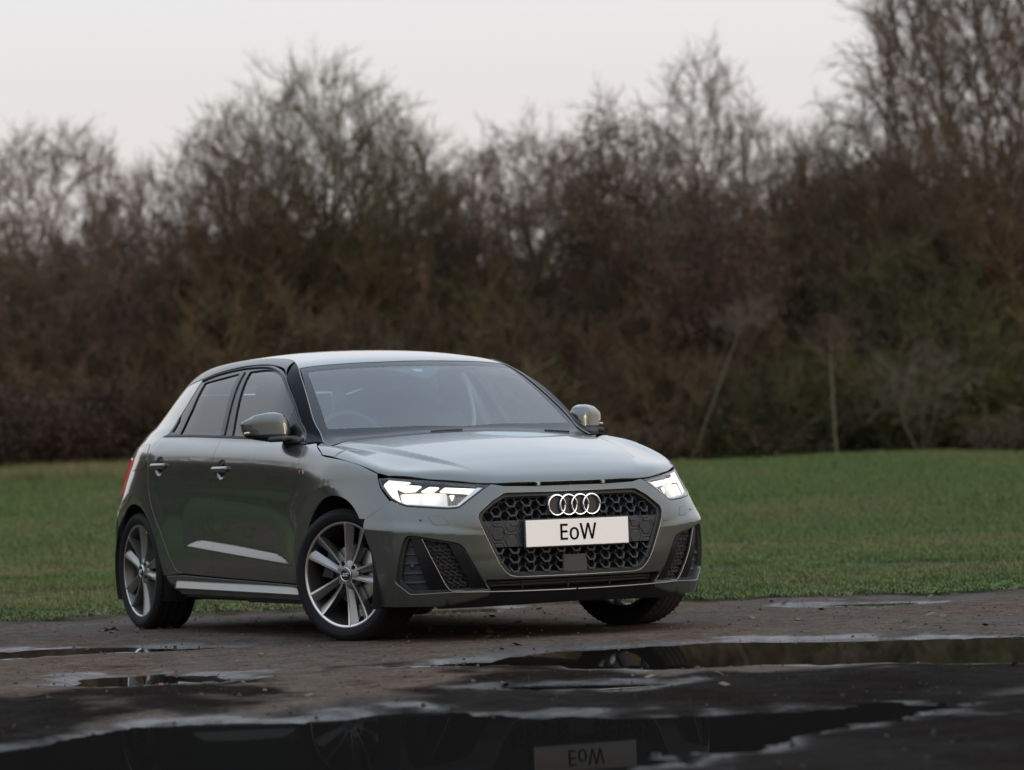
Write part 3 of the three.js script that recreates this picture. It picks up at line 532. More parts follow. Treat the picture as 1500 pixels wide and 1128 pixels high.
/* one bare tree: trunk and limbs as one mesh, twigs as sprays at the ends */
function tree(o) {
  const { D, L, h, w, label, name = 'bare_tree', category = 'tree', group, lean = [0, 0], m = 0, r = h * 0.016, fork = 0.3, up = 0.12, peak = 0.42, dens = 1, leaf, leafN = 0, leafBand = [0.2, 0.9], stems = 1, twig = 1, lim = 5 } = o;
  const [x, z] = toW(D, L), t = thing(name, label, category, group), y0 = landY(D, L) - 0.05; t.position.set(x, y0, z);
  const P = [], N = [], I = [], ends = [], lat = new THREE.Vector3(-DIRF[1], 0, DIRF[0]), dep = new THREE.Vector3(DIRF[0], 0, DIRF[1]);
  const c0 = o.bole ?? 0.24, lump = rnd() * 50, prof = t => Math.sqrt(Math.max(0, 1 - Math.pow(Math.abs(t - peak) / (t < peak ? peak + 0.02 : 1 - peak), 2.2)));
  const inCrown = (lx, lz, ly) => { const t = (ly - c0) / (1 - c0); if (t < 0 || t > 1) return false; return Math.hypot(lx, lz) < prof(t) * (0.74 + 0.5 * vnoise(Math.atan2(lx, lz) * 1.5 + lump, ly * 4)); };
  // points the crown wants to reach, more of them towards its outside; branches grow to them step by step
  const att = [], want = Math.round((o.n ?? Math.max(220, 50 * w * h * 0.62)) * dens); let guard = 0;
  while (att.length < want && guard++ < 60000) { const lx = rr(-1.2, 1.2), lz = rr(-1.2, 1.2), ly = rr(c0, 1); if (!inCrown(lx, lz, ly)) continue; const t = (ly - c0) / (1 - c0), e = Math.hypot(lx, lz) / (prof(t) + 0.05); if (rnd() > 0.25 + 0.75 * Math.max(e, t)) continue; att.push([lx * w / 2 * 1 + lat.x * lean[0] * ly, ly * h, lz * w / 2 + lat.z * lean[0] * ly, -1, 1e9]); }
  const st = Math.max(0.1, h * 0.025), kill = st * 1.3, nodes = [];
  for (let s = 0; s < stems; s++) { const a = s / stems * 6.28 + rnd(), k = Math.max(2, Math.round(c0 * h / st)); let par = -1; for (let i = 0; i <= k; i++) { const q = i / k, sp = stems > 1 ? 0.15 * w * q + 0.1 * r : 0; nodes.push([Math.cos(a) * sp + lat.x * lean[0] * c0 * q + rr(-1, 1) * st * 0.12, c0 * h * q, Math.sin(a) * sp + lat.z * lean[0] * c0 * q + rr(-1, 1) * st * 0.12, par, 0, 0, 1, 0]); par = nodes.length - 1; } }
  let from = 0;
  for (let it = 0; it < 90; it++) {
    for (const p of att) for (let k = from; k < nodes.length; k++) { const n = nodes[k], d = (p[0] - n[0]) ** 2 + (p[1] - n[1]) ** 2 + (p[2] - n[2]) ** 2; if (d < p[4]) { p[4] = d; p[3] = k; } }
    for (let k = att.length - 1; k >= 0; k--) if (att[k][4] < kill * kill) { att[k] = att[att.length - 1]; att.pop(); }
    if (!att.length) break;
    const pull = new Map(); for (const p of att) { if (p[4] > 36 * st * st * (it < 12 ? 6 : 1)) continue; const n = nodes[p[3]], d = Math.sqrt(p[4]) || 1; let v = pull.get(p[3]); if (!v) pull.set(p[3], v = [0, 0, 0]); v[0] += (p[0] - n[0]) / d; v[1] += (p[1] - n[1]) / d; v[2] += (p[2] - n[2]) / d; }
    from = nodes.length; if (!pull.size) break;
    for (const [k, v] of pull) { const n = nodes[k], l = Math.hypot(...v) || 1; if (n[7] > 3) continue; n[7]++; let dx = v[0] / l + n[4] * 0.6 + rr(-0.3, 0.3), dy = v[1] / l + n[6] * 0 + n[5] * 0.6 + up + rr(-0.25, 0.25), dz = v[2] / l + rr(-0.3, 0.3) + (n[8] || 0) * 0.6; const q = Math.hypot(dx, dy, dz); dx /= q; dy /= q; dz /= q; nodes.push([n[0] + dx * st, n[1] + dy * st, n[2] + dz * st, k, dx, dy, 1, 0, dz]); }
    if (nodes.length > 7500) break;
  }
  // thickness adds up from the tips down
  const kids = new Array(nodes.length).fill(0), rad = new Float64Array(nodes.length), tip = 0.0065 * Math.max(0.4, h / 10);
  for (let k = nodes.length - 1; k >= 0; k--) { if (!kids[k]) rad[k] = tip ** 2.35; const p = nodes[k][3]; if (p >= 0) { rad[p] += rad[k]; kids[p]++; } }
  const R = k => Math.pow(rad[k], 1 / 2.35), r0 = R(0) || 1, f = Math.max(0.75, Math.min(2.2, r / Math.sqrt(stems) / r0)), vec = n => new THREE.Vector3(n[0], n[1], n[2]);
  nodes.forEach((n, k) => {
    if (n[3] >= 0) { const q = R(n[3]), w1 = R(k); prism(P, N, I, vec(nodes[n[3]]), vec(n), Math.min(q, w1 * 1.35) * mix(1, f, clamp(q / r0)), w1 * mix(1, f, clamp(w1 / r0)), w1 > 0.05 ? 7 : w1 > 0.018 ? 4 : 3); }
    if (n[1] > c0 * h * 0.9 && R(k) < tip * 3 && (!kids[k] || rnd() < 0.9)) { const d = new THREE.Vector3(n[4] + rr(-0.7, 0.7), n[5] + rr(-0.3, 0.6), (n[8] || 0) + rr(-0.7, 0.7)).normalize(); ends.push([vec(n), d, twig * st * (kids[k] ? rr(2.0, 3.6) : rr(2.2, 4.0)), rr(0.65, 1.25)]); }
  });
  part('trunk', fromArrays(P, N, I), BARK[m], t);
  const by = [[], [], [], []]; ends.forEach((e, i) => by[i % 4].push(e));
  by.forEach((l, i) => { if (l.length) scatter('twigs', SPRAY[i], TWIG[m], l, t); });
  if (leaf) { const l = []; for (let i = 0; i < leafN; i++) { const e = ends[Math.floor(rnd() * ends.length)]; if (e[0].y / h > leafBand[0] && e[0].y / h < leafBand[1]) l.push([e[0].clone().add(new THREE.Vector3(rr(-0.3, 0.3), rr(-0.3, 0.3), rr(-0.3, 0.3))), e[1], rr(0.6, 1.3), rr(0.5, 1.5)]); } scatter('leaves', CLUMP[0], LEAFM[leaf], l, t); }
  console.log(label.slice(0, 40), ends.length, P.length / 3, nodes.length, att.length, f.toFixed(2));
}
// where a far pixel column lies: L for a column x (photo 1500 wide) at distance D, and height above the ground there
const colL = (px, D) => (px - 750) / 5067 * D, topH = (px, py, D) => { const hor = 727 - px / 1500 * 51.5; return (hor - py) / 5067 * D + EYE.y - landY(D, colL(px, D)); };
const T = (px, py, wpx, D, o) => tree({ D, L: colL(px, D), h: topH(px, py, D), w: wpx / 5067 * D, ...o });

{ // fallen leaves on the track
  const leaf = leafClump(1, 0, 0.03), mats = [std({ color: lin(0.11, 0.03, 0.018), roughness: 0.8, side: THREE.DoubleSide }), std({ color: lin(0.1, 0.065, 0.03), roughness: 0.8, side: THREE.DoubleSide })], g = new THREE.PlaneGeometry(0.05, 0.03, 4, 2), p = g.attributes.position; for (let i = 0; i < p.count; i++) p.setXYZ(i, p.getX(i), p.getY(i) * (1 - Math.pow(Math.abs(p.getX(i)) / 0.027, 2) * 0.8), 0.006 * Math.sin(p.getX(i) * 90)); put(g, 0, 0, 0, -Math.PI / 2); g.computeVertexNormals();
  const t = new THREE.Group(); t.name = 'fallen_leaves'; scene.add(t); tag(t, 'scattered small dead leaves lying on the wet gravel track', 'leaves', null, 'stuff');
  mats.forEach((mt, k) => { const l = []; for (let i = 0; i < (k ? 70 : 26); i++) { const near = !k && i < 12, D = near ? 18.15 + rr(-0.12, 0.12) : 11.5 + 8.5 * rnd(), L = near ? -1.98 + rr(-0.22, 0.22) : rr(-1, 1) * (0.5 + D * 0.15), [x, z] = toW(D, L), y = trackY(D, L); if (y > WATER) l.push([new THREE.Vector3(x, y + 0.006, z), new THREE.Vector3(rr(-0.2, 0.2), 1, rr(-0.2, 0.2)).normalize(), rr(0.6, 1.2), rr(0.6, 1.2)]); } scatter('leaf_scatter', g, mt, l, t); });
}
T(475, 100, 390, 92, { label: 'broad domed bare tree with greenish trunk, tallest behind the car on the left', m: 2, dens: 1.1, bole: 0.22, fork: 0.36, group: undefined });
T(330, 190, 230, 90, { label: 'mid sized bare tree on the left shoulder of the broad domed tree', m: 0, bole: 0.2, fork: 0.4 });
T(215, 245, 190, 94, { label: 'low bare tree in the dip between the open left tree and the domed tree', m: 0, bole: 0.2, fork: 0.42 });
T(85, 190, 330, 89, { label: 'open bare tree with upswept thin branches at the left edge of the meadow', m: 1, dens: 1.15, bole: 0.18, fork: 0.42 });
T(590, 190, 200, 96, { label: 'bare tree with ivy on its lower crown, right flank of the domed tree', m: 2, leaf: 'ivy', leafN: 320, leafBand: [0.25, 0.72], bole: 0.2, fork: 0.36 });
T(700, 235, 170, 98, { label: 'slender bare tree in the gap above the car roof', m: 1, dens: 1.2, bole: 0.2, fork: 0.42 });
T(775, 185, 250, 93, { label: 'forked bare tree with dark limbs in a V, right of the gap', m: 0, dens: 1.4, bole: 0.22, fork: 0.5 });
T(855, 210, 200, 97, { label: 'bushy bare tree behind the forked tree', m: 1, bole: 0.2, fork: 0.4 });
T(900, 148, 130, 91, { label: 'narrow tree still holding dark brown leaves at its tip', m: 0, leaf: 'dead', leafN: 240, leafBand: [0.55, 1.0], bole: 0.3 });
T(985, 185, 190, 99, { label: 'bare tree between the brown tipped tree and the tall thin tree', m: 1, bole: 0.2, fork: 0.4 });
T(1048, 80, 190, 104, { label: 'tall thin wispy bare tree rising above its neighbours right of centre', m: 1, dens: 0.6, bole: 0.4, fork: 0.2 });
T(1045, 265, 180, 87, { label: 'small tree holding rust red leaves right of centre', m: 0, leaf: 'dry', leafN: 300, leafBand: [0.45, 1.0], bole: 0.25, fork: 0.4 });
T(1130, 170, 190, 100, { label: 'bare tree just right of the rust leaved tree', m: 1, bole: 0.2, fork: 0.36 });
T(1195, 190, 170, 95, { label: 'dense bare tree behind the pale trunked sapling', m: 0, dens: 1.1, bole: 0.2, fork: 0.4 });
T(1265, 150, 210, 98, { label: 'bare tree at the left foot of the giant tree', m: 2, dens: 1.0, bole: 0.2, fork: 0.38 });
T(1375, 190, 260, 91, { label: 'spreading bare tree half hidden under the giant tree', m: 0, bole: 0.2, fork: 0.45 });
T(1492, -150, 500, 95, { label: 'giant bare tree with thick limbs leaving the top right of the view', m: 0, dens: 1.6, bole: 0.22, fork: 0.42, r: 0.3 });
T(1222, 462, 90, 81.5, { name: 'sapling', label: 'pale straight sapling trunk standing at the meadow edge on the right', m: 3, lim: 3, dens: 0.5, bole: 0.75, fork: 0.25, lean: [-0.1, 0], r: 0.036, twig: 1 });
T(1005, 440, 110, 83, { name: 'leaning_sapling', label: 'greenish stem leaning right in front of the dark wood', m: 4, lim: 3, dens: 0.3, bole: 0.8, fork: 0.25, lean: [1.6, 0], r: 0.03, twig: 1 });
T(1345, 500, 190, 82, { name: 'bare_shrub', category: 'shrub', label: 'grey stemmed shrub with fine upright twigs right of the pale sapling', lim: 3, m: 4, dens: 0.35, bole: 0.3, fork: 0.5, stems: 3, r: 0.06, twig: 1 });
[[20, 560, 150, 'dark reddish bramble bush at the far left edge'], [95, 590, 150, 'dark reddish bramble bush second from the left edge'], [165, 560, 130, 'dark reddish bramble bush just left of the car roof'], [905, 622, 100, 'brown bramble bush right of the car mirror'], [975, 628, 80, 'low brown bush where the wood meets the bonnet line'], [1120, 622, 95, 'dark bush left of the pale sapling'], [1450, 612, 110, 'dark bush at the far right edge of the meadow']].forEach(([px, py, w, label], i) =>
  T(px, py, w, 82 + (i % 3), { name: 'bramble_bush', category: 'bush', label, m: i < 3 ? 5 : 2, lim: 3, dens: 1, bole: 0.35, fork: 0.6, stems: 5, r: 0.04, twig: 1, leaf: 'bramble', leafN: i < 3 ? 60 : 18, leafBand: [0, 0.9] }));
{
  // the undergrowth and far wood, too dense to tell one stem from another
  const wood = (name, label, n, place, mats) => { const t = new THREE.Group(); t.name = name; scene.add(t); tag(t, label, 'thicket', null, 'stuff'); const L = [[], [], [], []]; for (let i = 0; i < n; i++) { const q = place(i); if (!q) continue; L[q.k].push([q.p, q.d, q.s, q.t]); } [SPRAYFAT[0], SPRAYFAT[1], CLUMP[0], CLUMP[1]].forEach((g, i) => { if (L[i].length) scatter(i < 2 ? 'tangled_twigs' : 'winter_leaves', g, mats[i], L[i], t); }); return t; };
  const hue = (L, y, D) => { const k = rr(0.5, 1.0) * (0.45 + 1.1 * fbm(L * 0.5 + 30, y * 0.55 + D * 0.05, 3)), a = sstep(0.42, 0.62, fbm(L * 0.28 + 90, y * 0.3, 3)), b = sstep(0.55, 0.7, fbm(L * 0.4 + 140, y * 0.5 + 3, 3)); return [k * mix(1, 0.85, a) * (1 + 0.12 * b), k * mix(0.96, 1.14, a) * (1 - 0.1 * b), k * mix(0.9, 0.72, a) * (1 - 0.15 * b)]; };
  const top = spl([[-24, 5.2], [-15, 5.4], [-10, 5.6], [-6, 6.4], [-2, 6.2], [0, 5.2], [2.5, 5.4], [5, 6.2], [9, 6.6], [13, 7.0], [17, 7.2], [25, 7.4]]);
  wood('undergrowth', 'dense dark thicket of brambles, ivy and saplings filling the foot of the wood', 25000, () => {
    const D = rr(83.5, 108), L = rr(-24, 24) * D / 95, H = top(L) * (0.25 + 1.35 * fbm(L * 0.42 + 7, D * 0.16, 3)) * sstep(80, 92, D), y = H * Math.pow(rnd(), 1.15), [x, z] = toW(D, L), leafy = rnd() < 0.3 * (1 - y / 8);
    return { k: leafy ? (rnd() < 0.6 ? 2 : 3) : (rnd() < 0.5 ? 0 : 1), p: new THREE.Vector3(x, landY(D, L) + y - 0.2, z), d: new THREE.Vector3(rr(-0.7, 0.7), rr(0.2, 1), rr(-0.7, 0.7)).normalize(), s: rr(0.8, 1.6), t: hue(L, y, D) };
  }, [TWIG[0], TWIG[2], LEAFM.ivy, LEAFM.dead]);
  // trees all round the field, outside the view: they are what the doors of the car mirror
  wood('surrounding_wood', 'bare wood on the left side of the field beyond the view', 7000, () => {
    const a = rr(28, 104) * Math.PI / 180, R = rr(58, 74) , D = 14 + R * Math.cos(a), L = -R * Math.sin(a), H = 8.5 * (0.55 + 0.8 * fbm(a * 9, 3, 4)), y = H * Math.pow(rnd(), 0.9), [x, z] = toW(D, L);
    return { k: rnd() < 0.5 ? 0 : 1, p: new THREE.Vector3(x, y + (D > 20 ? landY(Math.min(D, 84), 0) : 0), z), d: new THREE.Vector3(rr(-0.8, 0.8), rr(0.2, 1), rr(-0.8, 0.8)).normalize(), s: rr(1.6, 3.0), t: rr(0.6, 1.2) };
  }, [TWIG[0], TWIG[2], LEAFM.ivy, LEAFM.dead]);
}

for (const [px, py, D, label, col] of [[1479, 241, 93.5, 'small pink scrap caught in the branches of the giant tree', lin(0.32, 0.09, 0.22)], [1408, 236, 93.5, 'small pale blue scrap caught in the branches of the giant tree', lin(0.3, 0.38, 0.46)]]) {
  const g = new THREE.PlaneGeometry(0.1, 0.22, 4, 8), p = g.attributes.position; for (let i = 0; i < p.count; i++) p.setZ(i, 0.05 * Math.sin(p.getY(i) * 22 + p.getX(i) * 18)); g.computeVertexNormals();
  const m = part('plastic_scrap', g, std({ color: col, roughness: 0.6, side: THREE.DoubleSide }), scene), L = colL(px, D), [x, z] = toW(D, L); tag(m, label, 'litter'); m.position.set(x, topH(px, py, D) + landY(D, L), z); m.rotation.set(0.2, 0.6, 0.15);
}
// ---------- the car ----------
const car = thing('hatchback_car', 'dark grey hatchback with black roof and lit headlamps parked on wet gravel', 'car');
const SIDES = [false, true];
const cen = y => surf('front', 0, y).p[0] * Q;
const centerRun = (y0, y1, n = 8) => Array.from({ length: n + 1 }, (_, i) => { const y = mix(y0, y1, i / n); return [cen(y), y]; });
const pinNose = p => Math.abs(p[0] - cen(p[1])) < 4e-4;
const pinTop = p => Math.abs(p[1]) < 1e-6;
{ // keep the middle line where the two halves meet
  const inset0 = inset; inset = (loop, g) => { const q = inset0(loop, g); return pin ? q.map((p, i) => pin(loop[i]) ? loop[i] : p) : q; };
}
function half(pr, outline, opt) { pin = pr === 'top' ? pinTop : pinNose; const g = panel(pr, outline, { both: true, skip: (a, b) => pin(a) && pin(b), ...opt }); pin = null; return g; }
const arcPts = (cx, cy, r, a0, a1, n = 28) => Array.from({ length: n + 1 }, (_, i) => { const a = (a0 + (a1 - a0) * i / n) * Math.PI / 180; return [cx + r * Math.cos(a), cy + r * Math.sin(a)]; });
const FA = [0.075, 0.31, 0.36], RA = [-2.5, 0.305, 0.352];
// shared cut lines (x, y)
const cutFront = cr([[-0.375, 0.914], [-0.345, 0.86], [-0.348, 0.78], [-0.375, 0.66], [-0.402, 0.5], [-0.43, 0.36], [-0.468, 0.259]]);
const cutMid = cr([[-1.435, 0.975], [-1.42, 0.9], [-1.433, 0.83], [-1.443, 0.7], [-1.456, 0.6], [-1.468, 0.46], [-1.478, 0.36], [-1.49, 0.284]]);
const cutRear = cr([[-2.25, 1.001], [-2.285, 0.97], [-2.305, 0.93], [-2.292, 0.83], [-2.284, 0.75], [-2.252, 0.668], [-2.199, 0.597], [-2.133, 0.52], [-2.07, 0.43], [-2.015, 0.35], [-1.965, 0.312], [-1.89, 0.297]]);
const beltLine = cr([[-2.25, 1.001], [-1.83, 0.99], [-1.435, 0.975], [-0.95, 0.955], [-0.6, 0.935], [-0.375, 0.914]]);
const beltBetween = (a, b) => beltLine.filter(p => p[0] > a + 1e-3 && p[0] < b - 1e-3);
const bowl = (cx, cy) => (u, v) => { const d = Math.hypot((u - cx) / 0.062, (v - cy) / 0.05); return d < 1 ? -0.02 * (1 - d * d) * (1 - d * d) * 1.25 : 0; };

// doors
const BLADE = [-0.0686, -1.834, 0.437], bladeSnap = x => x > -1.80 && x < -0.45 ? bladeTop(x) : null;
const hFront = [-1.305, 0.815], hRear = [-2.135, 0.848];
for (const m of SIDES) {
  const side = m ? 'near the kerb side' : 'on the driver side';
  const d1 = part('front_door', panel('side', [...cutFront.slice(0, -1), [-0.468, 0.259], [-1.49, 0.284], ...cutMid.slice().reverse().slice(1), ...beltBetween(-1.435, -0.375)], { step: 0.008, shear: BLADE, snap: bladeSnap, disp: bowl(...hFront), mirror: m }), M.paint, car);
  const d2 = part('rear_door', panel('side', [...cutMid.slice(0, -1), [-1.49, 0.284], ...cutRear.slice().reverse(), ...beltBetween(-2.25, -1.435)], { step: 0.008, shear: BLADE, snap: bladeSnap, disp: bowl(...hRear), mirror: m }), M.paint, car);
  for (const [d, h] of [[d1, hFront], [d2, hRear]]) {
    const s = surf('side', h[0], h[1]).p, g = new THREE.CapsuleGeometry(0.0145, 0.165, 6, 16); put(g, 0, 0, 0, 0, 0, Math.PI / 2); put(g, s[0], s[1] + 0.002, s[2] + 0.006, 0, 0.02, 0.0, [1, 1, 0.8]);
    part('handle', m ? flipped(g) : g, M.paint, d);
    const k = put(rbox(0.05, 0.012, 0.02, 0.004), s[0] - 0.06, s[1], s[2] - 0.006); part('handle_stem', m ? flipped(k) : k, M.plastic, d);
  }
  // fender
  const fend = [[-0.375, 0.914], [-0.297, 0.919], ...cr([[-0.142, 0.868], [-0.106, 0.855], [0.087, 0.832], [0.234, 0.803], [0.363, 0.763]]), ...cr([[0.375, 0.744], [0.411, 0.699], [0.447, 0.669], [0.484, 0.641], [0.488, 0.63]], 3), [0.472, 0.615], [0.445, 0.597], [0.41, 0.576], [0.378, 0.558],
    ...arcPts(...FA, 39, 186).slice(1), [-0.288, 0.262], ...cutFront.slice().reverse().slice(0, -1)];
  part('front_wing', panel('side', fend, { step: 0.009, mirror: m }), M.paint, car);
  // quarter with the wide rear pillar
  const quarter = [...cutRear.slice(), [-2.1, 0.285], [RA[0] + RA[2] * Math.cos(-0.06), RA[1] + RA[2] * Math.sin(-0.06)], ...arcPts(...RA, 0, 152), ...cr([[-2.86, 0.6], [-2.93, 0.68], [-2.955, 0.76], [-2.96, 0.85], [-2.955, 0.92], [-2.92, 1.0], [-2.87, 1.08], [-2.82, 1.16], [-2.74, 1.225]]), [-2.6, 1.25], [-2.4, 1.268], [-2.263, 1.276], [-2.08, 1.291], [-2.085, 1.217], [-2.122, 1.153], [-2.185, 1.084], [-2.2, 1.014]];
  const q = part('rear_quarter_panel', panel('side', quarter, { step: 0.011, mirror: m }), M.paint, car);
  if (!m) {
    const fl = panel('side', [[-2.655, 0.955, 0.03], [-2.365, 0.965, 0.02], [-2.315, 0.865, 0.03], [-2.41, 0.835, 0.03], [-2.655, 0.835, 0.03]], { off: 0.0022, depth: 0.004, gap: 0.0 });
    part('fuel_flap', fl, M.paint, q);
    part('flap_seam', panel('side', [[-2.655, 0.955, 0.03], [-2.365, 0.965, 0.02], [-2.315, 0.865, 0.03], [-2.41, 0.835, 0.03], [-2.655, 0.835, 0.03]], { off: 0.001, depth: 0, gap: -0.003 }), M.inner, q);
  }
  // sill with a flared ledge
  const yl = x => 0.226 - (x + 2.05) * 0.0095;
  const ledge = (u, v) => { const t = (v - yl(u)) / 0.036, k = sstep(-2.1, -1.98, u); return v < yl(u) - 0.014 ? -0.012 : (t > 1 ? 0 : t < 0 ? mix(-0.012, 0.03 * k, (v - yl(u) + 0.014) / 0.014) : 0.03 * k * (1 - t)); };
  part('side_sill', panel('side', [[-2.125, 0.283], [-1.9, 0.288], [-1.49, 0.277], [-0.465, 0.252], [-0.29, 0.252], [-0.285, 0.2], [-0.45, 0.175], [-2.03, 0.185], [-2.11, 0.215, 0.02]], { step: 0.007, shear: [-0.0095, -2.05, 0.226], disp: ledge, depth: 0.05, mirror: m }), M.paint, car);
  part('sill_underside', panel('side', [[-2.03, 0.192], [-0.42, 0.182], [-0.42, 0.15], [-1.2, 0.15], [-1.24, 0.165], [-2.0, 0.165]], { step: 0.02, off: -0.025, depth: 0.2, mirror: m }), M.trim, car);
  // window surround, glass
  const dlo = [[-2.2, 1.014], [-2.185, 1.084], [-2.122, 1.153], [-2.085, 1.217], [-2.073, 1.286], ...cr([[-1.845, 1.319], [-1.584, 1.333], [-1.329, 1.33], [-1.167, 1.315], [-0.967, 1.267], [-0.743, 1.154], [-0.585, 1.041]]), [-0.378, 0.922], ...beltLine.slice().reverse().slice(1)];
  const gF = [...cr([[-1.45, 1.305], [-1.247, 1.306], [-1.116, 1.290], [-0.958, 1.246], [-0.788, 1.168], [-0.68, 1.095]]), [-0.665, 0.953], [-1.308, 0.981]];
  const gR = [[-2.008, 1.272, 0.01], [-1.571, 1.302, 0.012], [-1.467, 0.991, 0.008], [-2.045, 1.009, 0.012], [-2.003, 1.138]];
  const gQ = [[-2.160, 1.128], [-2.122, 1.07], [-2.09, 1.021, 0.004], [-2.178, 1.023, 0.004], [-2.172, 1.075]];
  part('window_surround', panel('side', dlo, { holes: [gF, gR, gQ], off: -0.002, step: 0.012, depth: 0.02, gap: 0.0015, mirror: m }), M.gloss, car);
  part('front_side_window', panel('side', gF, { off: -0.009, step: 0.03, depth: 0, gap: -0.006, mirror: m }), M.glass, car);
  part('rear_side_window', panel('side', gR, { off: -0.009, step: 0.03, depth: 0, gap: -0.006, mirror: m }), M.glassTint, car);
  part('quarter_window', panel('side', gQ, { off: -0.009, step: 0.03, depth: 0, gap: -0.006, mirror: m }), M.glassTint, car);
  // lighter strip on the middle pillar, belt seal
  part('pillar_strip', panel('side', [[-1.555, 1.30], [-1.505, 1.303], [-1.405, 0.984], [-1.45, 0.986]], { off: 0.004, step: 0.02, depth: 0.006, gap: 0, mirror: m }), M.strip, car);
  part('belt_seal', panel('side', [[-2.2, 1.012], ...cr([[-1.83, 1.001], [-1.435, 0.986], [-0.95, 0.966], [-0.6, 0.946], [-0.40, 0.925]]), [-0.385, 0.917], ...beltLine.slice().reverse().slice(1)], { off: 0.003, step: 0.02, depth: 0.006, gap: 0.001, mirror: m }), M.trim, car);
  const frameLine = [...cr([[-2.06, 1.281], [-1.845, 1.308], [-1.584, 1.322], [-1.329, 1.319], [-1.167, 1.304], [-0.967, 1.256], [-0.743, 1.143], [-0.585, 1.030], [-0.41, 0.925]])].filter((_, i) => i % 2 === 0).map(([x, y]) => surf('side', x, y, 0.001).p);
  const seal = tube(frameLine, 0.0055, 60, 6); part('window_seal', m ? flipped(seal) : seal, M.rubberSeal, car);
}
// roof line (x, y) between the black side rail and the roof, seen from the side
const railTop = cr([[-0.303, 0.924], [-0.46, 1.006], [-0.641, 1.113], [-0.8, 1.208], [-0.956, 1.296], [-1.133, 1.341], [-1.37, 1.364], [-1.8, 1.372], [-2.2, 1.352], [-2.5, 1.318], [-2.75, 1.272]], 5);
for (const m of SIDES) {
  const pOut = cr([[-0.755, 0.922], [-0.847, 1.017], [-0.918, 1.113], [-0.989, 1.205], [-1.077, 1.297], [-1.130, 1.326]]), pIn = cr([[-0.826, 0.9215], [-0.889, 0.980], [-0.925, 1.042], [-0.965, 1.098], [-1.013, 1.155], [-1.064, 1.210], [-1.110, 1.251]]);
  part('windscreen_pillar', panel('nose', [...pOut, ...pIn.slice().reverse()], { step: 0.009, gap: 0.0012, off: 0.0015, depth: 0.02, mirror: m }), M.pillar, car);
  const mould = tube(pOut.filter((_, i) => i % 3 === 0).map(([u, v]) => surf('nose', u + 0.002, v, 0.002).p), 0.0022, 40, 6); part('pillar_moulding', m ? flipped(mould) : mould, M.rimGrey, car);
  const rail = [...cr([[-0.92, 1.248], [-0.967, 1.269], [-1.05, 1.298], [-1.167, 1.317], [-1.329, 1.332], [-1.584, 1.335], [-1.845, 1.321], [-2.072, 1.294]]), [-2.263, 1.278], [-2.4, 1.27], [-2.6, 1.252], [-2.74, 1.228], ...railTop.filter(p => p[0] < -1.06).reverse()];
  part('roof_rail', panel('side', rail, { step: 0.011, gap: 0.0015, off: 0.001, depth: 0.02, mirror: m }), M.rail, car);
}
